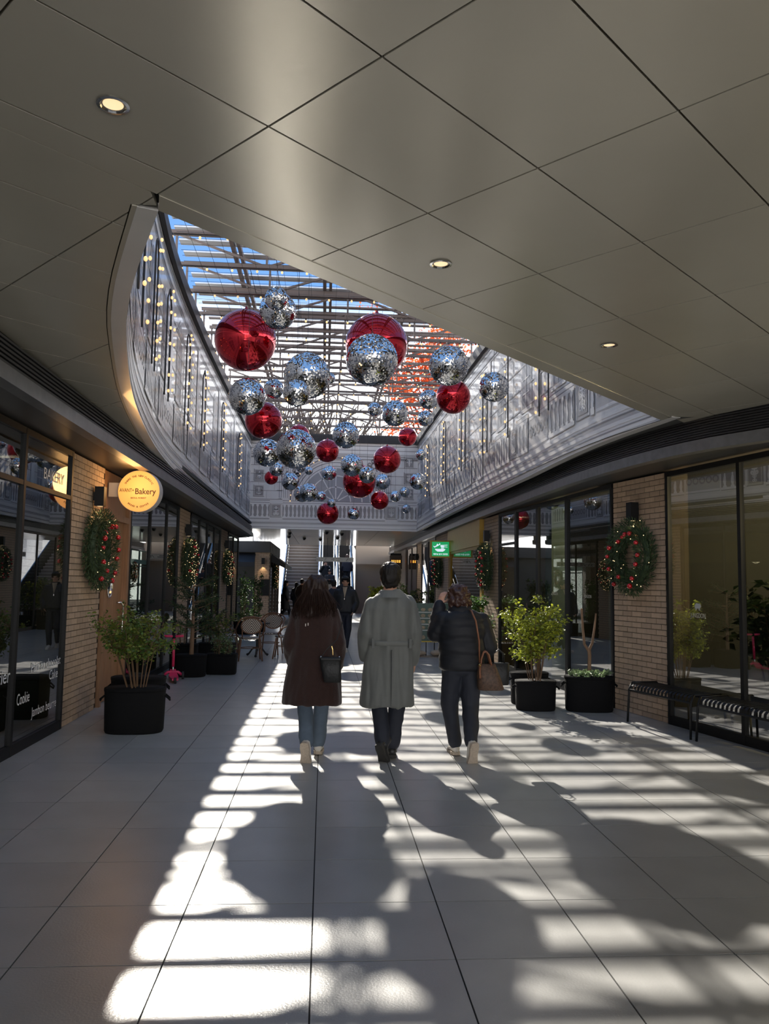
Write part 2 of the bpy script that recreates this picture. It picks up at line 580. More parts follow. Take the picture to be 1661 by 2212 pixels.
# ================================================================== THE SETTING
SOF = 2.97            # storefront soffit height
ROOF = 6.16           # top of the atrium walls
FARY = 25.5           # mural wall across the far end of the atrium
LX = -2.78            # glass line of the shops on one side
RW = [(3.32, 46), (3.32, 30), (3.32, 20), (3.36, 16.9), (3.41, 15.6), (3.50, 14.6), (3.61, 13.5), (3.72, 12.2), (3.85, 10.55), (4.08, 9.41), (4.32, 8.14), (4.80, 5.8), (5.3, 3.2), (5.4, -6)]
RE = [(3.15, 40), (3.15, 22), (3.19, 15.9), (3.25, 12.5), (3.30, 10.54), (3.42, 9.3), (3.58, 8.36), (3.80, 7.66), (4.08, 7.14), (4.5, 6.2), (4.8, 4.5), (4.9, -6)]
RM = [(2.90, 25.5), (2.90, 20), (2.97, 14.7), (3.13, 9.98), (3.42, 7.97), (3.45, 7.80)]
LM = [(-0.84, 3.86), (-1.24, 5.0), (-1.52, 6.1), (-1.90, 8.1), (-2.2, 10.8), (-2.33, 14.0), (-2.37, 18.0), (-2.37, 25.5)]
LEX = -2.25
pRW, pRE, pRM, pLM = Path(RW), Path(RE), Path(RM), Path(LM)
def ceil_z(x, y):
    return 3.45 - 0.0178 * min(y, 12.0) - 0.0018 * x

# ---- floor: tiles laid on a grout bed
TW, TD = 0.617, 0.629
floor = structure('floor', MB().box(-9, 10, -7, 64, -0.12, -0.006), 'grout', 'dark grout bed beneath the grey paving tiles')
gap = 0.0035
tile_me = MB()
tile_me.box(gap - TW / 2, TW / 2 - gap, gap - TD / 2, TD / 2 - gap, -0.02, 0.0)
tile_mesh = tile_me.mesh('tile', 'tile')
ox, oy = -0.02, 3.58
rest = MB()
ntile = 0
for j in range(-9, 96):
    yc = oy + (j + 0.5) * TD
    for i in range(-5, 9):
        xc = ox + (i + 0.5) * TW
        # view wedge of the photograph
        vis = (yc > 2.2) and (-0.62 * yc - 0.35 < xc - 0.074 * yc < 0.56 * yc + 0.45) and (LX - 0.3 < xc < 4.9)
        if vis and yc < 21.5 and ntile < 300 and not (yc > 16.5 and xc > 3.4):
            o = link('tile', tile_mesh, floor); o.location = (xc, yc, 0); ntile += 1
        else:
            rest.box(xc - TW / 2 + gap, xc + TW / 2 - gap, yc - TD / 2 + gap, yc + TD / 2 - gap, -0.02, 0.0)
rest.build('distant_tiles', 'tile', floor, kind='stuff')

# ---- ceiling of metal panels on a diagonal grid
A = Vector((0.7385, 0.6742)); Bv = Vector((-0.6742, 0.7385))
AL, BL = 0.977, 0.622
org = Vector((0.16, 2.64))
EDGE_B = (Vector((-0.90, 3.80)) - org).dot(Bv)           # front edge of the opening runs along A
EA = (Vector((3.42, 7.97)) - Vector((-0.90, 3.80))).normalized(); EB = Vector((-EA.y, EA.x))
ec = Vector((-0.90, 3.80)); e0 = ec - EA * 20; e1 = ec + EA * 20
RIM = 0.13
def clip_all(poly, lines):
    for a, b in lines:
        if len(poly) < 3: return []
        poly = clip(poly, a, b)
    return poly
right_lim = [(pRE.p[i], pRE.p[i + 1]) for i in range(len(pRE.p) - 1) if pRE.p[i].y < 12]
ceiling = MB()
sheet = [(-2.6, -7), (5.6, -7), (5.6, 14), (-2.6, 14)]
sheet = clip_all(sheet, [(e1, e0)])
ceiling.poly([(p[0], p[1], ceil_z(*p) + 0.035) for p in sheet][::-1])
ceiling.poly([(p[0], p[1], ceil_z(*p) + 0.20) for p in sheet])
for i in range(len(pLM.p) - 1):
    a, b = pLM.p[i], pLM.p[i + 1]
    q = [(-2.6, a.y), (a.x, a.y), (b.x, b.y), (-2.6, b.y)]
    ceiling.poly([(p[0], p[1], ceil_z(*p) + 0.035) for p in q][::-1])
    ceiling.poly([(p[0], p[1], ceil_z(*p) + 0.20) for p in q])
q = [(-2.6, 0.0), (-0.84, 0.0), (-0.84, 3.86), (-2.6, 3.86)]
q = clip_all(q, [(e0, e1)])
ceiling.poly([(p[0], p[1], ceil_z(*p) + 0.035) for p in q][::-1]); ceiling.poly([(p[0], p[1], ceil_z(*p) + 0.20) for p in q])
ceiling_o = structure('ceiling', ceiling, 'joint_dark', 'beige metal panel ceiling on a diagonal grid with an opening')
def panel_piece(mb, poly, lift=0.0):
    if len(poly) < 3: return
    lo = [(p[0], p[1], ceil_z(*p) - lift) for p in poly]
    hi = [(p[0], p[1], ceil_z(*p) + 0.03) for p in poly]
    n = len(poly)
    mb.add(lo + hi, [tuple(range(n))[::-1]] + [(k, (k + 1) % n, n + (k + 1) % n, n + k) for k in range(n)])
strips = []                                                # left sliver between the curve and the louvre
for i in range(len(pLM.p) - 1):
    a = pLM.at(pLM.s[i], -RIM); b = pLM.at(pLM.s[i + 1], -RIM)
    strips.append([(LEX - 0.1, a.y), (a.x, a.y), (b.x, b.y), (LEX - 0.1, b.y)])
strips.append([(LEX - 0.1, 0.0), (-0.84, 0.0), (-0.84, pLM.at(0, -RIM).y), (LEX - 0.1, pLM.at(0, -RIM).y)])
jg = 0.005
for ia in range(-14, 12):
    for ib in range(-22, 22):
        o0 = org + A * (ia * AL) + Bv * (ib * BL)
        quad = [o0 + A * jg + Bv * jg, o0 + A * (AL - jg) + Bv * jg, o0 + A * (AL - jg) + Bv * (BL - jg), o0 + A * jg + Bv * (BL - jg)]
        quad = [(p.x, p.y) for p in quad]
        if min(p[1] for p in quad) < -6.5: continue
        mb = MB()
        # in front of the opening
        front = clip_all(quad, [(e1 - EB * RIM, e0 - EB * RIM), ((LEX - 0.1, 50), (LEX - 0.1, -50)), ((5.0, -50), (5.0, 50))])
        front = clip_all(front, [((-50, -6.5), (50, -6.5))]) if front else front
        if front:
            panel_piece(mb, front)
        if ib * BL + BL > EDGE_B - RIM - .5:
            for s in strips:
                q = clip_all(quad, [(s[k], s[(k + 1) % 4]) for k in range(4)])
                if q:
                    q = clip_all(q, [(e0 - EB * (RIM - jg), e1 - EB * (RIM - jg))])
                if q: panel_piece(mb, q)
        if mb.f:
            mb.build('panel', 'ceil_panel', ceiling_o)
# rim strips round the opening, a little proud of the panels
rim = MB()
r0 = ec + EA * ((Vector((-0.84, 3.86)) - ec).dot(EA)); r1 = ec + EA * ((Vector((3.41, 7.96)) - ec).dot(EA))
q = [r0 - EB * RIM - EA * 0.08, r1 - EB * RIM, r1, r0]
panel_piece(rim, [(p.x, p.y) for p in q], 0.004)
rim.build('edge_panel', 'ceil_panel', ceiling_o)
nseg = len(pLM.p) - 1
cutpts = [0, nseg // 5, 2 * nseg // 5, 3 * nseg // 5, 4 * nseg // 5, nseg]
for c0, c1 in zip(cutpts[:-1], cutpts[1:]):
    rim = MB()
    for i in range(c0, c1):
        a = pLM.p[i]; b = pLM.p[i + 1]
        a2 = pLM.at(pLM.s[i], -RIM + 0.006); b2 = pLM.at(pLM.s[i + 1], -RIM + 0.006)
        panel_piece(rim, [(a2.x, a2.y), (a.x, a.y), (b.x, b.y), (b2.x, b2.y)], 0.004)
    rim.build('edge_panel', 'ceil_panel', ceiling_o)

# ---- recessed downlights in the ceiling
def downlight(x, y, label, z=None, r=0.062):
    z = ceil_z(x, y) if z is None else z
    t = thing('downlight', label, 'light', (x, y, z), group='recessed ceiling downlights')
    m = MB()
    n = 20
    for k in range(n):
        a0, a1 = 2 * PI * k / n, 2 * PI * (k + 1) / n
        for (ra, rb, za, zb) in ((r, r * 0.8, -0.006, -0.008), (r * 0.8, r * 0.62, -0.008, 0.012)):
            m.poly([(ra * math.cos(a0), ra * math.sin(a0), za), (rb * math.cos(a0), rb * math.sin(a0), zb), (rb * math.cos(a1), rb * math.sin(a1), zb), (ra * math.cos(a1), ra * math.sin(a1), za)])
    m.build('trim_ring', 'chrome', t, True)
    d = MB(); d.poly([(r * 0.62 * math.cos(2 * PI * k / n), r * 0.62 * math.sin(2 * PI * k / n), -0.001) for k in range(n)][::-1])
    d.build('lens', 'lamp_disc', t)
    return t
downlight(-0.84, 3.01, 'lit round downlight in the ceiling panels above the bakery side')
downlight(0.61, 4.34, 'lit round downlight in the ceiling just in front of the opening')
downlight(2.03, 5.63, 'small lit downlight in the ceiling nearest the brick-pier bench side')

# ---- walls of the atrium with printed facade banners
def mural_wall(name, path, label, z0=3.22):
    o = structure(name, path.wall(MB(), 0, path.L, z0, ROOF, 0.10), 'mural', label)
    m = MB(); path.wall(m, 0, path.L, ROOF - 0.16, ROOF + 0.02, 0.06, 0.07); path.wall(m, 0, path.L, ROOF + 0.02, ROOF + 0.10, 0.20, 0.05)
    m.build('top_track', 'steel_dark', o)
    return o
mural_l = mural_wall('wall_left', pLM, 'curved printed facade banner wall over the bakery side', lambda x, y: max(3.22, ceil_z(x, y) - .006))
mural_r = mural_wall('wall_right', pRM, 'printed facade banner wall over the noodle shop side', lambda x, y: max(3.22, ceil_z(x, y) - .006))
pFM = Path([(-2.37, FARY), (2.90, FARY)])                # left to right: its right-hand normal faces the camera
mural_f = mural_wall('wall_back', pFM, 'printed facade banner wall with arched window across the far end')
# blank wall over the front edge of the opening, facing away from the camera
fw0 = r0; fw1 = r1
pFW = Path([(fw1.x, fw1.y), (fw0.x, fw0.y)])
structure('wall_front', pFW.wall(MB(), 0, pFW.L, lambda x, y: ceil_z(x, y) + .012, ROOF + 0.1, 0.10), 'roof_white', 'plain wall above the front edge of the ceiling opening')

class Print:
    """flat printed shapes on a wall path, one layer per tone"""
    LV = ['print_mid', 'print_light', 'print_glass', 'print_dark', 'print_black']
    def __init__(self, path, step=0.35):
        self.p = path; self.m = MB(); self.step = step
    def P(self, s, z, lv):
        q = self.p.at(s, 0.003 + 0.0022 * lv)
        if self.p is not pFM and self.p in (pLM, pRM): z += max(0, ceil_z(q.x, q.y) - 3.235) * (1 - (z - 3.22) / 2.94)   # follow the sloping foot of the banner
        return (q.x, q.y, z)
    def rect(self, s0, s1, z0, z1, lv, order=None):
        self.m.cur = lv; o = lv if order is None else order
        s0 = max(0, s0); s1 = min(self.p.L, s1)
        if s1 <= s0: return
        cs = self.p.cuts(s0, s1, self.step)
        for a, b in zip(cs[:-1], cs[1:]):
            self.m.poly([self.P(a, z0, o), self.P(b, z0, o), self.P(b, z1, o), self.P(a, z1, o)])
    def poly(self, pts, lv, order=None):
        self.m.cur = lv; o = lv if order is None else order
        if min(p[0] for p in pts) < 0 or max(p[0] for p in pts) > self.p.L: return
        self.m.poly([self.P(s, z, o) for s, z in pts])
    def ring(self, sc, zc, r0, r1, a0, a1, lv, n=20, order=None):
        for k in range(n):
            t0 = a0 + (a1 - a0) * k / n; t1 = a0 + (a1 - a0) * (k + 1) / n
            self.poly([(sc + r0 * math.cos(t0), zc + r0 * math.sin(t0)), (sc + r1 * math.cos(t0), zc + r1 * math.sin(t0)), (sc + r1 * math.cos(t1), zc + r1 * math.sin(t1)), (sc + r0 * math.cos(t1), zc + r0 * math.sin(t1))], lv, order)
    def baluster(self, sc, z0, z1, w):
        prof = [(0, .5), (.08, .5), (.1, .26), (.3, .48), (.42, .42), (.62, .2), (.78, .2), (.84, .36), (.9, .5), (1, .5)]
        L = [(sc - w * a, z0 + (z1 - z0) * t) for t, a in prof]; R = [(sc + w * a, z0 + (z1 - z0) * t) for t, a in prof]
        for i in range(len(prof) - 1):
            self.poly([L[i], R[i], R[i + 1], L[i + 1]], 1, 4.5)
        self.rect(sc - w * .42, sc - w * .3, z0 + (z1 - z0) * .1, z0 + (z1 - z0) * .5, 3, 5)
    def balustrade(self, s0, s1, z0=3.66, z1=4.06, pitch=0.155):
        self.rect(s0, s1, z0, z1, 3)
        n = max(1, int((s1 - s0) / pitch))
        for k in range(n):
            self.baluster(s0 + (k + .5) * (s1 - s0) / n, z0, z1, pitch * .62)
        for z, h, lv in ((z1, .05, 1), (z1 + .05, .018, 3), (z1 + .068, .05, 1), (z1 + .118, .014, 4), (z0 - .05, .05, 1), (z0 - .064, .014, 3)):
            self.rect(s0, s1, z, z + h, lv, 4.6)
    def plaque(self, s0, s1, z0, z1, rnd):
        self.rect(s0, s1, z0, z1, 0); self.rect(s0, s1, z0, z0 + .012, 4); self.rect(s0, s0 + .012, z0, z1, 4); self.rect(s1 - .02, s1, z0, z1, 1); self.rect(s0, s1, z1 - .02, z1, 1)
        b = .14 * min(s1 - s0, z1 - z0)
        self.rect(s0 + b, s1 - b, z0 + b, z1 - b, 3)
        w, h = (s1 - s0 - 2 * b) / 2, (z1 - z0 - 2 * b); sc = (s0 + s1) / 2
        for k in range(9):
            t = rnd.random(); a = rnd.uniform(.1, .85) * w; hh = h * rnd.uniform(.05, .12); zc = z0 + b + h * (.1 + .8 * t)
            for sg in (-1, 1):
                self.ring(sc + sg * a * .7, zc, hh * .45, hh, 0, 2 * PI, 1, 7, 4.5)
        self.rect(sc - w * .12, sc + w * .12, z0 + b + h * .1, z1 - b - h * .1, 1, 4.4)
    def courses(self, s0, s1, z0, z1, dz=0.30, joint=0.55, ph=0):
        z = z0; k = ph
        while z < z1:
            self.rect(s0, s1, z, z + .016, 3); self.rect(s0, s1, z + .016, z + .03, 1)
            s = s0 + (joint / 2 if k % 2 else 0)
            while s < s1 - .05:
                if s > s0 + .05: self.rect(s, s + .012, z, min(z + dz, z1), 0)
                s += joint
            z += dz; k += 1
    def cornice(self, s0, s1, z0, lv=(1, 3, 1, 0, 3, 1)):
        for k, l in enumerate(lv):
            self.rect(s0, s1, z0 + k * .048, z0 + (k + (.3 if l == 3 else 1)) * .048, l)
    def tall_window(self, sc, z0, w, h, arched):
        self.rect(sc - w / 2 - .10, sc + w / 2 + .10, z0 - .06, z0, 1, 4)
        self.rect(sc - w / 2 - .08, sc + w / 2 + .08, z0, z0 + h, 1)
        self.rect(sc - w / 2 - .03, sc + w / 2 + .03, z0, z0 + h, 0, 1.5)
        self.rect(sc - w / 2, sc + w / 2, z0, z0 + h, 2)
        if arched:
            self.ring(sc, z0 + h, 0, w / 2, 0, PI, 2, 12); self.ring(sc, z0 + h, w / 2, w / 2 + .08, 0, PI, 1, 12, 1)
        else:
            self.poly([(sc - w / 2 - .18, z0 + h + .06), (sc + w / 2 + .18, z0 + h + .06), (sc, z0 + h + .34)], 1, 1)
            self.poly([(sc - w / 2 - .06, z0 + h + .09), (sc + w / 2 + .06, z0 + h + .09), (sc, z0 + h + .28)], 0, 3)
        for k in range(1, 4):
            self.rect(sc - w / 2, sc + w / 2, z0 + h * k / 4 - .01, z0 + h * k / 4 + .01, 1, 4)
        self.rect(sc - .012, sc + .012, z0, z0 + h, 1, 4)
    def done(self, parent):
        self.m.build('printed_facade', self.LV, parent)

rp = random.Random(3)
def side_print(path, parent, flip):
    """facade print of a long wall; s measured from its far corner"""
    pr = Print(path)
    L = path.L
    S = (lambda s: L - s) if flip else (lambda s: s)       # flip: the path starts near the camera
    def rect(s0, s1, *a): pr.rect(min(S(s0), S(s1)), max(S(s0), S(s1)), *a)
    pr.cornice(0, L, 3.26); pr.rect(0, L, 5.72, 5.75, 3); pr.rect(0, L, 5.75, 5.84, 1); pr.rect(0, L, 5.84, 5.86, 4); pr.rect(0, L, 5.92, 5.94, 3)
    bay = 3.1
    k = 0
    s = 0.1
    while s < L - 0.4:
        a, b = S(s), S(min(s + bay, L))
        lo, hi = min(a, b), max(a, b)
        pr.courses(lo, hi, 4.30, 5.66, 0.34, 0.62, k)
        if hi - lo > 2.0:
            m = (lo + hi) / 2
            pr.plaque(lo + .02, lo + .42, 3.62, 4.12, rp)
            pr.balustrade(lo + .46, m - .5); pr.balustrade(m + .5, hi - .04)
            pr.rect(m - .46, m + .46, 3.60, 4.12, 0)
            for q in range(5):
                pr.ring(m - .36 + q * .18, 3.87, .05, .085, 0, 2 * PI, 3, 10)
            pr.rect(m - .46, m + .46, 4.06, 4.1, 1); pr.rect(m - .46, m + .46, 3.62, 3.66, 1)
            pr.tall_window(lo + .95, 4.30, .42, .92, k % 2 == 0); pr.tall_window(hi - .65, 4.30, .42, .92, k % 2 == 1)
            pr.rect(m - .14, m + .14, 4.18, 5.7, 1, 3.5); pr.rect(m - .09, m - .07, 4.25, 5.6, 3); pr.rect(m + .07, m + .09, 4.25, 5.6, 3)
        else:
            pr.balustrade(lo, hi)
        s += bay; k += 1
    pr.done(parent)
side_print(pLM, mural_l, True)
side_print(pRM, mural_r, False)

pf = Print(pFM, 2.0)
LF = pFM.L
sc = LF / 2 + 0.04
pf.cornice(0, LF, 3.22, (1, 3, 1, 0, 3, 1, 0))
for a, b in ((0.02, 0.62), (1.02, LF - 1.02), (LF - .62, LF - .02)):
    pf.balustrade(a, b, 3.60, 3.98, 0.125)
for a in (0.64, LF - 1.0):
    pf.plaque(a, a + .36, 3.58, 4.02, rp); pf.rect(a - .03, a + .39, 4.02, 4.08, 1, 4.6); pf.rect(a - .03, a + .39, 3.5, 3.56, 1)
for a, b in ((0, 1.0), (LF - 1.0, LF)):
    pf.courses(a, b, 4.14, 5.5, .27, .5)
for z in (4.22, 4.72, 5.22):
    pf.plaque(.10, .44, z, z + .38, rp); pf.plaque(LF - .44, LF - .10, z, z + .38, rp)
for a in (.86, LF - 1.16):                                # pilasters
    pf.rect(a, a + .34, 4.12, 5.40, 1)
    for k in range(5): pf.rect(a + .04 + k * .065, a + .055 + k * .065, 4.2, 5.15, 3)
    pf.plaque(a + .02, a + .32, 5.12, 5.40, rp)
pf.ring(sc, 4.10, 0, 1.08, 0, PI, 2, 32)
for r_, w_, lv in ((1.08, .05, 1), (1.13, .02, 3), (1.15, .10, 1), (1.25, .02, 4), (1.27, .06, 1), (1.33, .015, 3)):
    pf.ring(sc, 4.10, r_, r_ + w_, 0, PI, lv, 36)
for r_ in (.46, .82):
    pf.ring(sc, 4.10, r_, r_ + .035, 0, PI, 1, 28, 4.5)
for k in range(1, 6):
    a = PI * k / 6; d = .018
    p0 = (sc + .10 * math.cos(a), 4.1 + .10 * math.sin(a)); p1 = (sc + 1.08 * math.cos(a), 4.1 + 1.08 * math.sin(a))
    nx, nz = -math.sin(a) * d, math.cos(a) * d
    pf.poly([(p0[0] - nx, p0[1] - nz), (p1[0] - nx, p1[1] - nz), (p1[0] + nx, p1[1] + nz), (p0[0] + nx, p0[1] + nz)], 1, 4.5)
for sgn in (-1, 1):                                        # carved spandrels
    for k in range(26):
        a = rp.uniform(.25, 1.25); r_ = rp.uniform(1.42, 1.85)
        s_, z_ = sc + sgn * r_ * math.cos(a), 4.1 + r_ * math.sin(a)
        if z_ < 5.45: pf.ring(s_, z_, .03, .075, rp.uniform(0, 3), rp.uniform(4, 6.2), 3, 8)
    pf.ring(sc + sgn * 1.2, 5.28, .06, .11, 0, 2 * PI, 3, 12)
for z, h, lv in ((5.46, .03, 3), (5.49, .07, 1), (5.56, .02, 4), (5.60, .06, 0), (5.66, .10, 1), (5.76, .02, 3), (5.82, .08, 1), (5.90, .02, 4)):
    pf.rect(0, LF, z, z + h, lv)
pf.done(mural_f)

# ---- slab edges, louvres and soffits of the shop overhangs
def overhang(name, path, s0, s1, nslat, ztop, label, depth_path=None):
    o = structure(name, path.wall(MB(), s0, s1, SOF, 3.085, 0.12), 'slab_metal', label)
    for k in range(nslat):
        z = 3.10 + (ztop - 3.10) * (k + .5) / nslat
        m = MB(); path.wall(m, s0, s1, z - .011, z + .007, .06, -.03); m.build('slat', 'louvre_metal', o)
    m = MB(); path.wall(m, s0, s1, 3.085, ztop + .02, .04, -.12); m.build('louvre_back', 'joint_dark', o)
    return o
pLE = Path([(LEX, -6), (LEX, 4), (LEX, 12), (LEX, 24.6), (LEX - .06, 25.6), (LEX - .25, 26.3), (LEX - .55, 26.6)])
overhang('trim_1', pLE, 0, pLE.L, 6, 3.30, 'dark louvred fascia over the bakery shopfronts')
overhang('trim_2', pRE, 0, pRE.L, 9, 3.33, 'dark curved louvred fascia over the benches and noodle shop')
sf = MB()
for i in range(len(pLE.p) - 1):
    a, b = pLE.p[i], pLE.p[i + 1]
    sf.poly([(a.x - .01, a.y, SOF + .02), (-9, a.y, SOF + .02), (-9, b.y, SOF + .02), (b.x - .01, b.y, SOF + .02)][::-1])
structure('ceiling_soffit', sf, 'soffit', 'dark underside of the overhang along the bakery shops')
sf = MB()
for i in range(len(pRE.p) - 1):
    a, b = pRE.p[i], pRE.p[i + 1]
    sf.poly([(a.x + .01, a.y, SOF + .02), (10, a.y, SOF + .02), (10, b.y, SOF + .02), (b.x + .01, b.y, SOF + .02)])
structure('ceiling_soffit', sf, 'soffit', 'dark underside of the overhang along the bench side shops')
# closing decks above the overhangs, between the fascia tops and the banner walls
dk = MB()
dk.box(-9.2, LEX - .05, -7, 27, 3.36, 3.42)
for i in range(len(pRM.p) - 1):
    a, b = pRM.p[i], pRM.p[i + 1]
    dk.poly([(a.x - .02, a.y, 3.30), (b.x - .02, b.y, 3.30), (10, b.y, 3.42), (10, a.y, 3.42)])
structure('roof_deck', dk, 'shop_dark', 'closed decks above the shop overhangs', cat='roof')

# ---- bridge soffit beyond the banner wall
bs = structure('ceiling_bridge', MB().box(-2.6, 3.2, FARY + .1, 37.2, 3.28, 3.55), 'joint_dark', 'glossy panelled bridge soffit beyond the arched banner')
for i in range(4):
    for j in range(5):
        x0 = -2.6 + i * 1.45; y0 = FARY + .0 + j * 2.34
        MB().box(x0 + .006, x0 + 1.444, y0 + .006, y0 + 2.334, 3.25, 3.28).build('panel', 'far_panel', bs)

# ---- brick piers
BC, BLn = 0.0675, 0.2085
def brick_pier(label, p0, p1, z0=0.0, z1=SOF, each=True, depth=0.30, out=0.012, name='wall_pier'):
    """pier whose face runs p0 -> p1 in plan; face normal is to the right of p0->p1"""
    p0 = Vector(p0); p1 = Vector(p1); d = (p1 - p0); L = d.length; d.normalize(); n = Vector((d.y, -d.x))
    core = MB()
    q = [p0, p1, p1 - n * depth, p0 - n * depth]
    core.add([(p.x, p.y, z0) for p in q] + [(p.x, p.y, z1) for p in q], [(0, 1, 5, 4), (1, 2, 6, 5), (2, 3, 7, 6), (3, 0, 4, 7), (0, 3, 2, 1), (4, 5, 6, 7)])
    o = structure(name, core, 'mortar', label, cat='pier')
    joined = MB(); cache = {}
    nc = int(round((z1 - z0) / BC)); ch = (z1 - z0) / nc
    ang = math.atan2(d.y, d.x)
    for c in range(nc):
        s = -BLn / 2 if c % 2 else 0.0
        while s < L - .01:
            a = max(0, s) + .005; b = min(L, s + BLn) - .005
            s += BLn
            if b - a < .03: continue
            w = round(b - a, 3)
            if each:
                if w not in cache:
                    m = MB(); m.box(0, w, -out, .06, .0045, ch - .0045); cache[w] = m.mesh('brick', 'brick')
                # local x along d, local y into the pier
                k = link('brick', cache[w], o)
                k.matrix_local = Matrix(((d.x, -n.x, 0, p0.x + d.x * a), (d.y, -n.y, 0, p0.y + d.y * a), (0, 0, 1, z0 + c * ch), (0, 0, 0, 1)))
            else:
                pa = p0 + d * a; pc = (p0 + d * (a + b) / 2) + n * (out - .02)
                joined.obox((pc.x, pc.y, z0 + (c + .5) * ch), (d.x * (b - a) / 2, d.y * (b - a) / 2, 0), (n.x * .02, n.y * .02, 0), (0, 0, ch / 2 - .0045))
    if not each: joined.build('bricks', 'brick', o, kind='stuff')
    return o
brick_pier('tan brick pier beside the bakery door with a wreath', (LX, 9.03), (LX, 10.32))
brick_pier('tan brick pier behind the pink scooter', (LX, 15.59), (LX, 16.85), each=False)
brick_pier('narrow tan brick pier beyond the fir tree planter', (LX, 21.8), (LX, 23.4), each=False)
brick_pier('brown brick pier beside the bench with a wreath', (3.85, 10.55), (4.08, 9.41))
brick_pier('brown brick pier between the yellow shopfront and dark windows', (3.36, 16.9), (3.41, 15.66), each=False)
brick_pier('brown pier with a wreath beyond the yellow shopfront', (3.32, 24.0), (3.32, 21.6), each=False)
brick_pier('narrow brick pier between two blind-shaded windows', (3.32, 28.9), (3.32, 27.6), each=False)

# ---- shop windows: black frames, mullions and glass
WN = [0]
def shop_window(label, p0, p1, stops, z0=0.06, z1=SOF, transom=None, frame='black_metal', glass='glass', fw=.05, mw=None, sill=.10):
    """glazed bay from p0 to p1 (face to the right of p0->p1), mullions at the given fractions"""
    WN[0] += 1
    p0 = Vector(p0); p1 = Vector(p1); d = p1 - p0; L = d.length; d.normalize(); n = Vector((d.y, -d.x))
    w = thing('window_%d' % WN[0], label, 'window', (0, 0, 0), kind='structure')
    def vbar(s, name, width=fw):
        c = p0 + d * s
        MB().obox((c.x, c.y, (z1) / 2), (d.x * width / 2, d.y * width / 2, 0), (n.x * .03, n.y * .03, 0), (0, 0, z1 / 2)).build(name, frame, w)
    def hbar(s0, s1, z, h, name):
        c = p0 + d * (s0 + s1) / 2
        MB().obox((c.x, c.y, z), (d.x * (s1 - s0) / 2, d.y * (s1 - s0) / 2, 0), (n.x * .028, n.y * .028, 0), (0, 0, h / 2)).build(name, frame, w)
    hbar(0, L, sill / 2, sill, 'bottom_rail'); hbar(0, L, z1 - .03, .06, 'top_rail')
    ss = [0.0] + [L * t for t in stops] + [L]
    for k, s in enumerate(ss):
        end = k in (0, len(ss) - 1)
        vbar(min(max(s, fw / 2), L - fw / 2), 'frame_post' if end else 'mullion', fw if end or not mw else mw)
    res = []
    for a, b in zip(ss[:-1], ss[1:]):
        zs = [sill] + ([transom] if transom else []) + [z1 - .06]
        for za, zb in zip(zs[:-1], zs[1:]):
            c = p0 + d * (a + b) / 2
            g = MB().obox((c.x, c.y, (za + zb) / 2), (d.x * (b - a) / 2, d.y * (b - a) / 2, 0), (n.x * .004, n.y * .004, 0), (0, 0, (zb - za) / 2)).build('pane', glass, w)
            res.append(g)
        if transom: hbar(a, b, transom, .045, 'transom')
    return w, res, p0, d, n
wl1 = shop_window('black framed bakery window with white lettering nearest the camera', (LX, 3.0), (LX, 9.0), (1.5 / 6, 3.05 / 6, 4.6 / 6), transom=2.46)
wl2 = shop_window('black framed window between bakery door and scooter pier', (LX, 11.72), (LX, 15.55), (.35, .7), mw=.018)
wl3 = shop_window('black framed window behind the fir tree planters', (LX, 16.88), (LX, 21.76), (.25, .5, .75), mw=.018)
wl4 = shop_window('last narrow window before the end of the bakery side overhang', (LX, 23.45), (LX, 26.3), (.5,), mw=.018)
wr1 = shop_window('large dark shop window behind the black benches', (4.08, 9.39), (4.80, 5.8), (1.27 / 3.66,))
wr2 = shop_window('dark glass door bay with a transom beside the brick pier', (3.41, 15.62), (3.50, 14.6), (), transom=2.36)
for a, b, lab in (((3.50, 14.6), (3.61, 13.5), 'second dark pane from the glass door beside the planter'), ((3.61, 13.5), (3.72, 12.2), 'third dark pane from the glass door beside the planter'), ((3.72, 12.2), (3.85, 10.57), 'wide dark pane next to the brick pier with the sconce')):
    shop_window(lab, a, b, ())
wr3 = shop_window('yellow framed noodle shop window below the yellow panel', (3.32, 21.3), (3.36, 17.0), (.02,), z1=2.42, frame='yellow_frame', fw=.22, sill=.55)
MB().box(3.27, 3.42, 17.0, 21.5, 2.42, SOF).build('header_panel', 'yellow_frame', wr3[0])
wr4 = shop_window('blind shaded window beyond the yellow shopfront', (3.32, 27.5), (3.32, 24.05), (.5,), glass='glass_blue', frame='sign_brown')
wr5 = shop_window('blind shaded window near the small amber sign', (3.32, 32.5), (3.32, 28.95), (.5,), glass='glass_blue', frame='sign_brown')
for w, ya, yb in ((wr4, 24.1, 27.45), (wr5, 29.0, 32.4)):
    MB().box(3.40, 3.42, ya, yb, 2.15, SOF - .02).build('blind', 'blind', w[0])
    for k in range(7):
        y = ya + .25 + k * (yb - ya - .4) / 7
        MB().tube([(3.5, y, .1), (3.52, y + .05, 1.2), (3.5, y, 2.2)], (.10), 8).build('curtain_fold', 'curtain', w[0])
wr6 = shop_window('green framed shopfront at the far end of the row', (3.32, 45), (3.32, 36.2), (.2, .4, .6, .8), frame='shopfront_green', fw=.14, transom=2.2)
MB().box(3.28, 3.44, 32.55, 33.0, 0, SOF).build('frame_post', 'sign_brown', wr5[0])
MB().box(3.05, 3.30, 35.5, 35.8, 0, SOF).build('frame_post', 'pale_post', wr6[0])
MB().box(3.30, 3.44, 33.0, 36.2, 0, SOF).build('wall_panel', 'far_brown', wr5[0])
MB().box(3.22, 3.28, 35.9, 44.5, 2.3, 2.5).build('rail', 'shopfront_green', wr6[0])

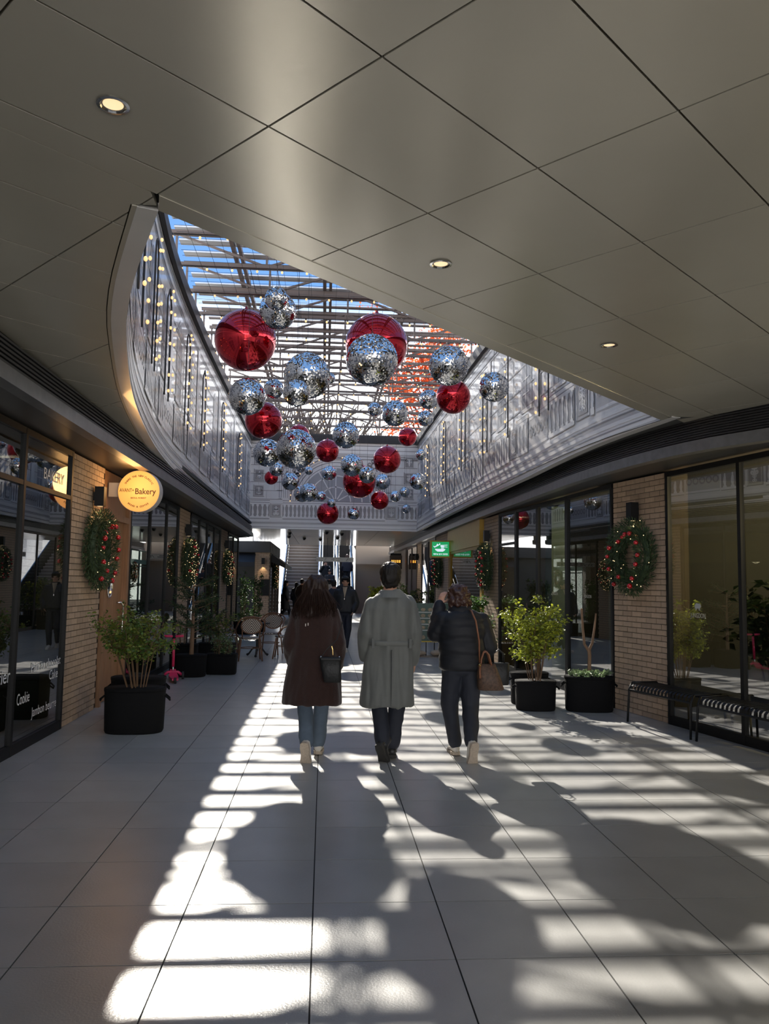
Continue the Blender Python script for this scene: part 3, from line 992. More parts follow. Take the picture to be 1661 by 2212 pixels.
# ---- bakery door
dr = thing('door_1', 'wooden bakery door with a porthole and curved chrome handle', 'door', kind='structure')
MB().box(LX - .12, LX - .02, 10.34, 10.44, 0, SOF).build('frame_post', 'black_metal', dr)
MB().box(LX - .10, LX + .03, 10.44, 10.52, 0, 2.36).build('frame_post', 'door_wood', dr)
MB().box(LX - .10, LX + .03, 11.60, 11.70, 0, SOF).build('frame_post', 'door_wood', dr)
MB().box(LX - .10, LX + .03, 10.44, 11.60, 2.36, 2.44).build('lintel', 'door_wood', dr)
MB().box(LX - .08, LX - .02, 10.44, 11.60, 2.44, SOF).build('over_panel', 'door_wood', dr)
for k in range(6):
    y0 = 10.52 + k * .18
    MB().box(LX - .10, LX - .045, y0 + .002, y0 + .178, .01, 2.36).build('plank', 'door_wood', dr)
ph = MB()
n = 28
for k in range(n):
    a0, a1 = 2 * PI * k / n, 2 * PI * (k + 1) / n
    ph.tube([(LX - .035, 10.95 + .125 * math.cos(a0), 1.55 + .20 * math.sin(a0)), (LX - .035, 10.95 + .125 * math.cos(a1), 1.55 + .20 * math.sin(a1))], .014, 6)
prt = ph.build('porthole_ring', 'chrome', dr)
g = MB(); g.poly([(LX - .04, 10.95 + .12 * math.cos(2 * PI * k / n), 1.55 + .19 * math.sin(2 * PI * k / n)) for k in range(n)]); g.build('porthole_glass', 'mirror', prt)
MB().tube([(LX - .04, 11.42, .72), (LX + .02, 11.44, .74), (LX + .03, 11.45, .95), (LX + .03, 11.46, 1.22), (LX + .01, 11.42, 1.27), (LX - .04, 11.38, 1.27)], .014, 8).build('handle', 'chrome', dr, True)

# ---- shop interiors (dim rooms behind the glass)
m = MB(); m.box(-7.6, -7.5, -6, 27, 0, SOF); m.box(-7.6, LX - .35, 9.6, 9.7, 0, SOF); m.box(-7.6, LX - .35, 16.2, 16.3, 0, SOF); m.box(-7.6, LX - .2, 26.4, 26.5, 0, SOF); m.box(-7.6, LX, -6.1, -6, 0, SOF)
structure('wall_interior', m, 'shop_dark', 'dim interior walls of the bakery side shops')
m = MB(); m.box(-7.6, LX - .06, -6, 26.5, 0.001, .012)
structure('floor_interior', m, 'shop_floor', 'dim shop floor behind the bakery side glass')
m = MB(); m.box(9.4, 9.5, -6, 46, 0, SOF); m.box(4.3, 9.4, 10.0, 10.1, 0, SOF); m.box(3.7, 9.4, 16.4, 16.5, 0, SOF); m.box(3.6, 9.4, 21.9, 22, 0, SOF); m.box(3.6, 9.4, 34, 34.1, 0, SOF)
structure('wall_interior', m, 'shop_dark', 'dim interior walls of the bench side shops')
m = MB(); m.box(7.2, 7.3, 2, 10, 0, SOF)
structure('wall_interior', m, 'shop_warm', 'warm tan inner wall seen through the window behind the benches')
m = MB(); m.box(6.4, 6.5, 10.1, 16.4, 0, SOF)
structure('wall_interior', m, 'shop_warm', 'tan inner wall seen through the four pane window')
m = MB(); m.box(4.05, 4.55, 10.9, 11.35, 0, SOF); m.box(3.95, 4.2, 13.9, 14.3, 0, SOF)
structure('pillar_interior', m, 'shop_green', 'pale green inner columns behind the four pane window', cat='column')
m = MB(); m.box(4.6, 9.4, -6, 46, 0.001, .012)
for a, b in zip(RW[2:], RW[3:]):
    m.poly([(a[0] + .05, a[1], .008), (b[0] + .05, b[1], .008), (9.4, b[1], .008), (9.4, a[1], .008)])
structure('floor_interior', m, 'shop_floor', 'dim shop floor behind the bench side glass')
# far ends: closing walls beyond the bakery side
m = MB(); m.box(-7.6, LX - .5, 26.5, 27.0, 0, SOF + .4)
structure('wall_return', m, 'kiosk_dark', 'dark return wall at the end of the bakery side')
for k, (x, y, c, e) in enumerate(((6.0, 8.2, (1, .72, .38), 150), (5.2, 12.6, (1, .75, .45), 70), (4.6, 19.5, (1, .8, .55), 30), (-5.2, 6.6, (1, .85, .65), 8), (-5.2, 13.5, (1, .85, .65), 12), (-5.0, 20.0, (1, .85, .65), 14))):  # added fill lights without fixtures, brightening the rooms behind the glass
    l = bpy.data.lights.new('shop_fill_light', 'POINT'); l.energy = e; l.color = c; l.shadow_soft_size = .15
    lo = bpy.data.objects.new('shop_fill_light', l); C.objects.link(lo); lo.location = (x, y, 2.5)
# ================================================================== ROOF OVER THE ATRIUM
def roof_x(y):
    p = pLM.p
    xl = min(p, key=lambda q: abs(q.y - y)).x
    xr = min(pRM.p, key=lambda q: abs(q.y - y)).x
    return xl - .1, xr + .1
ORD = ['first', 'second', 'third', 'fourth', 'fifth', 'sixth', 'seventh', 'eighth', 'ninth', 'tenth', 'eleventh', 'twelfth', 'thirteenth', 'fourteenth', 'fifteenth', 'sixteenth', 'seventeenth', 'eighteenth', 'nineteenth', 'twentieth']
def clipx(y):
    """span of the opening at depth y"""
    xl, xr = roof_x(max(y, 4))
    # the front wall cuts the near end on a diagonal
    t = (y - r0.y) / (r1.y - r0.y)
    if t < 1: xr = min(xr, r0.x + (r1.x - r0.x) * t + .1)
    return xl, xr
ys = [8.6 + 1.13 * k for k in range(15)]
for k, y in enumerate(ys):
    xl, xr = clipx(y)
    t = thing('roof_truss', '%s brown steel truss across the skylight, counted from the camera' % ORD[k], 'truss', (0, y, ROOF), group='steel trusses across the skylight')
    zt, zb = .62, .16
    MB().box(xl, xr, -.025, .025, zt - .025, zt + .025).build('top_chord', 'steel', t)
    MB().box(xl, xr, -.025, .025, zb - .025, zb + .025).build('bottom_chord', 'steel', t)
    nb = 4
    for i in range(nb + 1):
        x = xl + .05 + (xr - xl - .1) * i / nb
        MB().bar((x, 0, zb), (x, 0, zt), .032).build('post', 'steel', t)
        if i < nb:
            x2 = xl + .05 + (xr - xl - .1) * (i + 1) / nb
            a, b = ((x, 0, zb), (x2, 0, zt)) if i % 2 else ((x, 0, zt), (x2, 0, zb))
            MB().bar(a, b, .032).build('diagonal', 'steel', t)
for k, x in enumerate((-1.55, -.1, 1.35)):
    y0 = 6.2 + max(0, (x + .9) * .95)
    m = MB(); m.box(-.03, .03, y0, 25.6, .66, .74); m.box(.08, .13, y0, 25.6, .66, .74)
    o = m.build('purlin', 'steel'); o.location = (x, 0, ROOF)
    tag(o, '%s long twin purlin running along the skylight' % ['bakery side', 'middle', 'noodle shop side'][k], 'beam', 'long purlins of the skylight')
# wide sun-shade slats over the near half; narrow ones beyond added to stripe the floor
for k in range(20):
    y = 9.35 + k * .47
    xl, xr = clipx(y)
    m = MB(); m.obox(((xl + xr) / 2, 0, .775), ((xr - xl) / 2, 0, 0), (0, .10 if k < 12 else .055, 0), (0, 0, .012))
    o = m.build('shade_slat', 'slat_white' if k < 12 else 'steel'); o.location = (0, y, ROOF)
    tag(o, '%s %s sun shade slat over the skylight, counted from the camera' % (ORD[k], 'wide pale' if k < 12 else 'added narrow brown'), 'slat', 'sun shade slats over the skylight')
# safety net below the trusses
net = MB()
y = 8.4
while y < 25.4:
    xl, xr = clipx(y); net.bar((xl + .22, y, 0), (xr - .22, y, 0), .004); y += .20
x = -1.9
while x < 2.75:
    net.bar((x, 9.6 + max(0, x - 1.2) * .6, 0), (x, 25.4, 0), .004); x += .20
o = net.build('safety_net', 'wire'); o.location = (0, 0, ROOF + .05)
tag(o, 'fine wire safety net stretched under the skylight trusses', 'net', kind='stuff')

# festoon strings along the trusses
bulb_mb = MB(); bulb_mb.ball((0, 0, -.036), .018, .018, .023, 10, 8)
bulb_me = bulb_mb.mesh('bulb', 'bulb', True)
cap_mb = MB(); cap_mb.cyl((0, 0, -.018), (0, 0, .012), .013, 8)
cap_me = cap_mb.mesh('bulb_cap', 'bulb_cap', True)
for k, y in enumerate(ys):
    xl, xr = clipx(y)
    t = thing('festoon_string', 'warm bulb string under the %s skylight truss from the camera' % ORD[k], 'string lights', (0, y - .06, ROOF + .10), group='festoon bulbs under the trusses')
    MB().tube([(xl, 0, 0), (xr, 0, 0)], .006, 5).build('cable', 'bulb_cap', t)
    nb = max(3, int((xr - xl) / .36))
    for i in range(nb):
        x = xl + .15 + i * (xr - xl - .3) / (nb - 1)
        b = link('bulb', bulb_me, t); b.location = (x, 0, 0)
        c = link('bulb_cap', cap_me, b)
    if k % 2 == 0: continue

# bulb frames fixed to the banner walls (gable, arch and straight outlines)
def bulb_frame(path, s, w, z0, z1, kind, label, off=.05):
    t = thing('bulb_frame', label, 'lights', group='bulb frames on the banner walls')
    pts = []
    if kind == 'arch':
        pts = [(-w / 2, z0), (-w / 2, z1)] + [(-w / 2 * math.cos(PI * q / 8), z1 + w / 2 * math.sin(PI * q / 8) * 1.2) for q in range(1, 8)] + [(w / 2, z1), (w / 2, z0)]
    elif kind == 'gable':
        pts = [(-w / 2, z0), (-w / 2, z1), (0, z1 + w * .45), (w / 2, z1), (w / 2, z0)]
    else:
        pts = [(0, z0), (0, z1)]
    P = [path.at(s + a, off) for a, z in pts]
    P = [Vector((p.x, p.y, z)) for p, (a, z) in zip(P, pts)]
    MB().tube(P, .011, 6).build('outline', 'steel_dark', t)
    acc = 0.06
    for a, b in zip(P[:-1], P[1:]):
        L = (b - a).length
        while acc < L:
            q = a.lerp(b, acc / L)
            n2 = path.at(s, off + .05) - path.at(s, off)
            bl = link('bulb', bulb_me, t); bl.location = (q.x + n2.x, q.y + n2.y, q.z + .03)
            acc += .21
        acc -= L
    return t
for k, (y, w, kd) in enumerate(((6.6, .0, 'line'), (7.6, .0, 'line'), (9.2, .34, 'arch'), (10.9, .42, 'gable'), (12.9, .38, 'arch'), (15.0, .42, 'gable'), (18.0, .4, 'arch'), (21.3, .42, 'gable'))):
    bulb_frame(pLM, pLM.s_at_y(y), w, 4.0, 5.3 if kd != 'line' else 5.7, kd, '%s bulb %s on the curved banner over the bakery side, from the camera' % (ORD[k], {'line': 'line', 'arch': 'arch outline', 'gable': 'gable outline'}[kd]))
for k, (y, w, kd) in enumerate(((9.3, 0, 'line'), (10.9, .42, 'gable'), (12.9, 0, 'line'), (14.6, .36, 'arch'), (16.8, .42, 'gable'), (19.3, .40, 'arch'), (22.3, .42, 'gable'))):
    bulb_frame(pRM, pRM.s_at_y(y), w, 4.0, 5.3 if kd != 'line' else 5.6, kd, '%s bulb %s on the banner over the noodle shop side, from the camera' % (ORD[k], {'line': 'line', 'arch': 'arch outline', 'gable': 'gable outline'}[kd]))
t = thing('bulb_frame', 'half round bulb outline over the printed arch window', 'lights', group='bulb frames on the banner walls')
cxw = -2.37 + sc
P = [Vector((cxw + 1.42 * math.cos(PI * q / 24), FARY - .05, 4.1 + 1.42 * math.sin(PI * q / 24))) for q in range(25)]
MB().tube(P, .010, 6).build('outline', 'steel_dark', t)
for q in P[::1]:
    bl = link('bulb', bulb_me, t); bl.location = (q.x, q.y - .05, q.z + .03)

# ================================================================== HANGING BALLS
F = 1750.0
def seen(px, py, depth):
    """world point that far in front of the eye in the direction of a picture point"""
    v = _r * ((px - 830.5) / F) + _u * (-(py - 1106.0) / F) - _b
    return v * depth + Vector((0, 0, EYE))

def mirror_mesh(rows, seed, name):
    """unit mirror ball: rows of small square mirrors, each tilted a little, over a dark core"""
    rd = random.Random(seed)
    m = MB()
    for i in range(rows):
        t0 = -PI / 2 + PI * i / rows; t1 = -PI / 2 + PI * (i + 1) / rows
        tm = (t0 + t1) / 2
        n = max(4, int(round(2 * PI * math.cos(tm) / (PI / rows))))
        ph = rd.random()
        for k in range(n):
            a0 = 2 * PI * (k + ph) / n; a1 = 2 * PI * (k + 1 + ph) / n; am = (a0 + a1) / 2
            c = Vector((math.cos(tm) * math.cos(am), math.cos(tm) * math.sin(am), math.sin(tm)))
            e = Vector((-math.sin(am), math.cos(am), 0)); u = c.cross(e) * -1
            u = Vector((-math.sin(tm) * math.cos(am), -math.sin(tm) * math.sin(am), math.cos(tm)))
            nn = (c + e * rd.gauss(0, .075) + u * rd.gauss(0, .075)).normalized()
            e = (e - nn * e.dot(nn)).normalized(); u = nn.cross(e)
            he = math.cos(tm) * (a1 - a0) / 2 * .94; hu = (t1 - t0) / 2 * .94
            m.poly([c - e * he - u * hu, c + e * he - u * hu, c + e * he + u * hu, c - e * he + u * hu])
    return m.mesh(name, 'mirror')
mir_big = mirror_mesh(54, 1, 'mirror_tiles'); mir_mid = mirror_mesh(38, 2, 'mirror_tiles'); mir_small = mirror_mesh(26, 3, 'mirror_tiles')
core_mb = MB(); core_mb.ball((0, 0, 0), .985, n=32, m=20); core_me = core_mb.mesh('core', 'ball_core', True)
red_mb = MB(); red_mb.ball((0, 0, 0), 1.0, n=64, m=40); red_me = red_mb.mesh('shell', 'red_gloss', True)
neck_mb = MB(); neck_mb.loft([(.97, 0, 0, .10, .10), (1.03, 0, 0, .085, .085), (1.07, 0, 0, .05, .05), (1.13, 0, 0, .03, .03)], 12); neck_me = neck_mb.mesh('neck', 'red_gloss', True)
loop_mb = MB()
for q in range(10):
    a0, a1 = 2 * PI * q / 10, 2 * PI * (q + 1) / 10
    loop_mb.tube([(.05 * math.cos(a0), 0, 1.05 + .05 * math.sin(a0)), (.05 * math.cos(a1), 0, 1.05 + .05 * math.sin(a1))], .012, 5)
loop_me = loop_mb.mesh('hanging_loop', 'steel_dark')
wire_mb = MB(); wire_mb.tube([(0, 0, 0), (0, 0, 1)], .003, 5); wire_me = wire_mb.mesh('hanging_wire', 'wire')
def hang_ball(kind, px, py, rpx, R, label, spin=0.0):
    d = R * F / rpx
    p = seen(px, py, d)
    red = kind == 'r'
    t = thing('ornament_ball' if red else 'mirror_ball', label, 'ornament' if red else 'mirror ball', p, 0.0, 'red balls hung in the atrium' if red else 'mirror balls hung in the atrium')
    if red:
        o = link('shell', red_me, t); o.scale = (R, R, R); o = link('neck', neck_me, t); o.scale = (R, R, R)
    else:
        o = link('core', core_me, t); o.scale = (R, R, R)
        o = link('mirror_tiles', mir_big if rpx > 34 else mir_mid if rpx > 19 else mir_small, t, 'stuff'); o.scale = (R, R, R); o.rotation_euler = (0, 0, spin)
        o = link('hanging_loop', loop_me, t); o.scale = (R, R, R)
    top = p.z + R * 1.08
    if ROOF + .15 > top:
        o = link('hanging_wire', wire_me, t); o.location = (0, 0, R * 1.08); o.scale = (1, 1, ROOF + .15 - top)
        ya = max([v for v in ys if v <= p.y], default=ys[0]); yb = min([v for v in ys if v > p.y], default=FARY)
        MB().tube([(0, ya - p.y, ROOF + .15 - p.z), (0, yb - p.y, ROOF + .15 - p.z)], .005, 5).build('support_cable', 'wire', t)
BALLS = [
 ('r', 530, 735, 66, .51, 'huge glossy red ball hanging at the upper bakery side of the cluster'),
 ('r', 813, 745, 67, .51, 'huge glossy red ball half hidden behind a large mirror ball'),
 ('r', 979, 857, 37, .30, 'red ball directly below a mirror ball near the noodle shop banner'),
 ('r', 569, 908, 40, .35, 'red ball half covered by a mirror ball beside the curved banner'),
 ('r', 645, 940, 23, .30, 'red ball peeping out above the large low mirror ball'),
 ('r', 707, 974, 25, .28, 'red ball touching the side of the large low mirror ball'),
 ('r', 836, 993, 30, .33, 'red ball with a pointed cap in front of the arch banner'),
 ('r', 880, 944, 20, .25, 'small red ball in front of the far banner top corner'),
 ('r', 776, 1040, 36, .45, 'speckled red ball behind two mirror balls before the arch'),
 ('r', 820, 1081, 20, .25, 'small red ball low before the printed balustrade end'),
 ('r', 708, 1109, 24, .30, 'lowest red ball, with a tiny mirror ball on its shoulder'),
 ('r', 586, 1032, 15, .18, 'smallest red ball, under a small mirror ball at bakery side'),
 ('m', 597, 645, 25, .173, 'small mirror ball overlapping a bigger one at the cluster top'),
 ('m', 600, 672, 40, .288, 'mirror ball behind a smaller one at the cluster top'),
 ('m', 803, 778, 56, .385, 'largest looking mirror ball, before the huge red ball'),
 ('m', 663, 812, 50, .306, 'big mirror ball between the two huge red balls'),
 ('m', 712, 817, 12, .10, 'tiny mirror ball peeking beside the big central mirror ball'),
 ('m', 534, 857, 40, .28, 'mirror ball just below the huge red ball at bakery side'),
 ('m', 592, 840, 21, .18, 'small mirror ball between two mirror balls under the huge red ball'),
 ('m', 640, 849, 29, .158, 'mirror ball overlapping the lower edge of the big central one'),
 ('m', 969, 790, 43, .27, 'mirror ball directly above a red ball near the ceiling edge'),
 ('m', 1067, 836, 32, .22, 'lone mirror ball before the noodle shop banner'),
 ('m', 853, 893, 28, .25, 'mirror ball in the middle below the huge hidden red ball'),
 ('m', 809, 884, 15, .15, 'small mirror ball beside the middle mirror ball'),
 ('m', 926, 863, 21, .20, 'mirror ball left of the red ball near the noodle shop banner'),
 ('m', 919, 904, 17, .18, 'small mirror ball below another, beside the skylight corner'),
 ('m', 747, 940, 29, .28, 'mirror ball above the printed arch, right of a red ball'),
 ('m', 640, 970, 43, .35, 'large low mirror ball covering a red ball behind it'),
 ('m', 577, 978, 30, .28, 'mirror ball partly behind the large low one at bakery side'),
 ('m', 910, 982, 12, .14, 'small mirror ball at the far corner of the noodle shop banner'),
 ('m', 903, 1040, 18, .20, 'mirror ball low at the far corner of the noodle shop banner'),
 ('m', 760, 1005, 24, .25, 'mirror ball overlapping the speckled red ball from above'),
 ('m', 793, 1026, 18, .18, 'smaller mirror ball in front of the speckled red ball'),
 ('m', 826, 1041, 17, .235, 'mirror ball peeking out behind the speckled red ball'),
 ('m', 711, 1022, 16, .20, 'mirror ball in the middle of the printed arch window'),
 ('m', 627, 1040, 19, .22, 'mirror ball left of the printed arch outline'),
 ('m', 597, 1014, 15, .16, 'small mirror ball overlapping the smallest red ball'),
 ('m', 667, 1064, 20, .22, 'front one of a mirror ball pair above the balustrade'),
 ('m', 653, 1067, 18, .225, 'back one of a mirror ball pair above the balustrade'),
 ('m', 694, 1072, 11, .14, 'small mirror ball right of the pair above the balustrade'),
 ('m', 716, 1087, 9, .10, 'tiny mirror ball on the shoulder of the lowest red ball'),
 ('m', 764, 1110, 13, .16, 'lowest mirror ball, alone before the printed balusters'),
 ('m', 854, 1072, 12, .16, 'left one of two small mirror balls by the red end ball'),
 ('m', 874, 1063, 11, .15, 'right one of two small mirror balls by the red end ball'),
 ('m', 877, 1099, 10, .14, 'small low mirror ball before the balustrade end'),
 ('m', 667, 1017, 9, .12, 'tiny mirror ball under the large low mirror ball'),
 ('m', 650, 1011, 10, .14, 'tiny mirror ball almost hidden by the large low one'),
]
for k, (kd, px, py, rp_, R, lab) in enumerate(BALLS):
    hang_ball(kd, px, py, rp_, R, lab, k * .7)

# ================================================================== WALL LAMPS AND WREATHS
def frame_at(p, n):
    """rotation about z that turns local +y... the fixture faces local -y -> n"""
    return math.atan2(n[1], n[0]) + PI / 2
def sconce(p, n, z, label):
    t = thing('wall_lamp', label, 'lamp', (p[0], p[1], z), frame_at(p, n), 'black sconces on the piers')
    m = MB(); m.box(-.055, .055, -.13, -.02, -.115, .115); m.build('housing', 'black_metal', t)
    MB().box(-.03, .03, -.022, .0, -.05, .05).build('bracket', 'black_metal', t)
    m = MB(); m.poly([(.035 * math.cos(2 * PI * k / 14), -.075 + .035 * math.sin(2 * PI * k / 14), -.117) for k in range(14)][::-1]); m.build('lens', 'lamp_disc', t)
    l = bpy.data.lights.new('wall_lamp_light', 'SPOT'); l.energy = 4.0; l.color = (1, .72, .40); l.spot_size = 1.6; l.spot_blend = .6; l.shadow_soft_size = .03
    lo = bpy.data.objects.new('wall_lamp_light', l); C.objects.link(lo); lo.parent = t; lo.location = (0, -.075, -.13)
    return t
def wreath_meshes(seed, R=.335, r=.132, lights=55):
    rd = random.Random(seed)
    m = MB()
    for k in range(4600):
        a = rd.uniform(0, 2 * PI); b = rd.uniform(0, 2 * PI); q = r * (.25 + .75 * rd.random() ** .6)
        c = Vector(((R + q * math.cos(b)) * math.cos(a), -.11 + q * math.sin(b) * .8, (R + q * math.cos(b)) * math.sin(a)))
        if c.y > -.005: c.y = -.01
        out = Vector((math.cos(b) * math.cos(a), math.sin(b) * .8, math.cos(b) * math.sin(a)))
        tang = Vector((-math.sin(a), 0, math.cos(a)))
        d = (out * rd.uniform(.4, 1.1) + tang * rd.uniform(-.2, 1.0) + Vector((rd.uniform(-.4, .4), rd.uniform(-.4, .1), rd.uniform(-.4, .4)))).normalized()
        L = rd.uniform(.04, .085)
        e = c + d * L
        if e.y > -.003: e.y = -.003
        s = d.cross(Vector((rd.uniform(-1, 1), rd.uniform(-1, 1), rd.uniform(-1, 1)))).normalized() * rd.uniform(.003, .007)
        m.cur = 0 if rd.random() < .72 else 1
        m.poly([c - s * .4, c + (e - c) * .5 - s, e, c + (e - c) * .5 + s])
    foliage = m.mesh('sprigs', ['needle', 'needle_light'])
    f = MB()
    for k in range(lights):
        a = rd.uniform(0, 2 * PI); b = rd.uniform(PI * .95, PI * 2.05)
        q = r * rd.uniform(.95, 1.25)
        f.ball(((R + q * math.cos(b)) * math.cos(a), -.11 + q * math.sin(b) * .85, (R + q * math.cos(b)) * math.sin(a)), 0.0052, n=6, m=4)
    fairy = f.mesh('fairy_lights', 'fairy')
    spots = []
    for k in range(14):
        a = 2 * PI * (k + rd.uniform(-.35, .35)) / 14; b = rd.uniform(PI * 1.15, PI * 1.85)
        spots.append(((R + r * math.cos(b)) * math.cos(a), -.11 + r * math.sin(b) * .9, (R + r * math.cos(b)) * math.sin(a), rd.choice((.026, .030, .034))))
    return foliage, fairy, spots
bb = MB(); bb.ball((0, 0, 0), 1, n=14, m=10); bauble_me = bb.mesh('bauble', 'red_bauble', True)
rg = MB()
for k in range(24):
    a0, a1 = 2 * PI * k / 24, 2 * PI * (k + 1) / 24
    rg.tube([(.345 * math.cos(a0), -.09, .345 * math.sin(a0)), (.345 * math.cos(a1), -.09, .345 * math.sin(a1))], .045, 6, False)
ring_me = rg.mesh('branch_ring', 'needle')
KINDS = {'few': wreath_meshes(11, lights=26), 'many': wreath_meshes(12, lights=130)}
def wreath(p, n, z, label, kind='few', s=1.0, sx=1.0):
    t = thing('wreath', label, 'wreath', (p[0], p[1], z), frame_at(p, n), 'christmas wreaths on the piers')
    fo, fa, sp = KINDS[kind]
    link('sprigs', fo, t, 'stuff').scale = (s * sx, s, s); link('fairy_lights', fa, t, 'stuff').scale = (s * sx, s, s); link('branch_ring', ring_me, t).scale = (s * sx, s, s)
    for (x, y, zz, r) in sp:
        b = link('bauble', bauble_me, t); b.location = (x * s * sx, y * s, zz * s); b.scale = (r, r, r)
    return t
O = .02
nR1 = Vector((-.98, -.2)).normalized()
for (p, n, z, zl, kd, lab, s) in (
    ((LX + O, 9.85), (1, 0), 1.94, 2.57, 'few', 'on the brick pier beside the bakery door', 1.0),
    ((LX + O, 16.25), (1, 0), 1.94, 2.57, 'many', 'on the brick pier behind the pink scooter', 1.0),
    ((LX + O, 22.6), (1, 0), 1.94, 2.57, 'many', 'on the narrow pier beyond the fir tree', 1.0),
    ((3.965 + nR1.x * O, 9.98 + nR1.y * O), nR1, 1.97, 2.54, 'few', 'on the brick pier beside the benches', 1.0),
    ((3.37 - O, 16.28), (-1, 0), 1.95, 2.57, 'few', 'on the brick pier next to the yellow shopfront', 1.0),
    ((3.32 - O, 22.8), (-1, 0), 1.95, 2.57, 'few', 'on the brown pier beneath the green sign', 1.0),
    ((3.30 - O, 35.9 + 2.2), (-1, 0), 1.9, 2.57, 'many', 'on the far green shopfront', 1.0)):
    wreath(p, n, z, 'round fir wreath with red baubles ' + lab, kd, s)
    if 'far green' not in lab: sconce(p, n, zl, 'black box sconce above the wreath ' + lab)
sconce((3.32 - O, 28.3), (-1, 0), 2.5, 'black box sconce on the narrow brick pier between blinds')

# ================================================================== SIGNS
t = thing('bakery_sign', 'round amber lit bakery sign projecting over the wooden door', 'sign', (-2.375, 10.55, 2.71), math.radians(-4), None)
R = .262
m = MB(); m.tube([(0, -.075, 0), (0, .075, 0)], R + .006, 48); m.build('rim', 'sign_rim', t)
m = MB(); m.tube([(0, -.082, 0), (0, -.074, 0)], R, 48); fce = m.build('face', 'sign_amber', t)
m = MB(); m.tube([(0, .074, 0), (0, .082, 0)], R, 48); m.build('back_face', 'sign_amber', t)
m = MB(); Y = -.0845
put_text(m, 'Bakery', (.085, Y, -.005), (1, 0, 0), (0, 0, 1), .105, .265, .0016)
put_text(m, 'AVANT+', (-.150, Y, .008), (1, 0, 0), (0, 0, 1), .066, .185, .0006)
put_text(m, 'SEOUL FOREST', (0, Y, -.088), (1, 0, 0), (0, 0, 1), .026, .20, .0006)
def arc_text(m, s, r, a0, a1, size, y, inward=False):
    for k, ch in enumerate(s):
        a = a0 + (a1 - a0) * k / (len(s) - 1)
        if ch == ' ': continue
        rad = Vector((math.cos(a), 0, math.sin(a)))
        up = -rad if inward else rad
        rt = Vector((up.z, 0, -up.x))
        put_text(m, ch, (rad.x * r, y, rad.z * r), rt, up, size, None, .0008)
arc_text(m, 'SHARE THE NEW CLASSIC', .195, math.radians(150), math.radians(30), .034, Y)
arc_text(m, 'BREAD & COFFEE', .200, math.radians(232), math.radians(308), .030, Y, True)
m.build('lettering', 'sign_ink', fce)
MB().box(-.40, -.24, -.03, .03, -.07, .11).build('bracket', 'sign_rim', t)
l = bpy.data.lights.new('sign_light', 'POINT'); l.energy = 5; l.color = (1, .55, .2); l.shadow_soft_size = .2
lo = bpy.data.objects.new('sign_light', l); C.objects.link(lo); lo.location = (0, -.36, .06); lo.parent = t
# green noodle sign
t = thing('noodle_sign', 'green lit noodle bowl sign projecting beside the yellow shopfront', 'sign', (3.02, 21.15, 2.49), math.radians(-2))
m = MB(); m.box(-.265, .265, -.06, .06, -.225, .225); m.build('case', 'yellow_frame', t)
m = MB(); m.box(-.215, .235, -.068, -.06, -.185, .19); gf = m.build('face', 'green_face', t)
m = MB(); Y = -.072
def flat(pts): m.poly([(x, Y, z) for x, z in pts])
flat([(-.14, .005), (.14, .005), (.12, -.03), (.07, -.065), (-.07, -.065), (-.12, -.03)])
for k in range(4): flat([(.025 + k * .02, .005), (.037 + k * .02, .005), (.037 + k * .02, .09), (.025 + k * .02, .09)])
flat([(.005, .085), (.19, .10), (.19, .115), (.005, .107)]); flat([(.01, .058), (.19, .05), (.19, .064), (.01, .078)])
flat([(-.17, .055), (-.145, .04), (-.06, .085), (0, .12), (-.005, .135), (-.08, .105)]); flat([(-.10, .085), (-.085, .14), (-.07, .14), (-.055, .10)]); flat([(-.03, .115), (-.02, .155), (-.008, .155), (0, .125)]); flat([(-.17, .055), (-.185, .085), (-.165, .08), (-.145, .06)])
put_text(m, '베트남 음식 전문점', (.01, Y, -.135), (1, 0, 0), (0, 0, 1), .05, .37, .0012)
m.build('emblem', 'white_face', gf)
MB().box(.24, .34, -.02, .02, -.05, .05).build('bracket', 'black_metal', t)
# small amber sign further on
t = thing('amber_sign', 'small brown box sign with glowing amber lettering by the far shops', 'sign', (2.92, 33.2, 2.45))
MB().box(-.25, .25, -.06, .06, -.30, .26).build('case', 'sign_brown', t)
m = MB(); rg_ = random.Random(4)
for k in range(5):                                         # too small in the photograph to read: five stroke blocks
    x = -.16 + k * .08
    m.box(x - .028, x + .028, -.066, -.061, .035, .047); m.box(x - .028, x + .028, -.066, -.061, -.02, -.008); m.box(x - .02 + .03 * rg_.random(), x + .012, -.066, -.061, -.04, .07)
m.build('lettering', 'sign_glow', t)
MB().box(-.22, .22, -.03, .03, .26, .34).build('hanger', 'black_metal', t)
# hanging direction sign
t = thing('direction_sign', 'long grey hanging direction sign with arrows below the bridge', 'sign', (.40, 31.0, 2.44))
MB().box(-.71, .71, -.03, .03, -.085, .085).build('board', 'sign_grey', t)
for x in (-.30, .55): MB().bar((x, 0, .085), (x, 0, .83), .015).build('hanging_rod', 'wire', t)
m = MB(); Y = -.034
def arrow(cx_, cz, dx, dz, s=.05):
    d = Vector((dx, dz)); n_ = Vector((-dz, dx))
    for a, b in ((d * -s, d * s), (d * s, d * .1 * s + n_ * s * .8), (d * s, d * .1 * s - n_ * s * .8)):
        m.bar((cx_ + a.x, Y, cz + a.y), (cx_ + b.x, Y, cz + b.y), .004, .014, (0, 1, 0))
arrow(-.63, 0, -1, 0); arrow(.64, 0, 0, 1)
m.box(-.55, -.46, Y - .002, Y + .002, -.03, .05); m.box(-.545, -.52, Y - .002, Y + .002, -.05, -.03); m.box(-.49, -.465, Y - .002, Y + .002, -.05, -.03)
m.tube([(-.41, Y, -.05), (-.37, Y, .0), (-.34, Y, .05)], .008, 5)
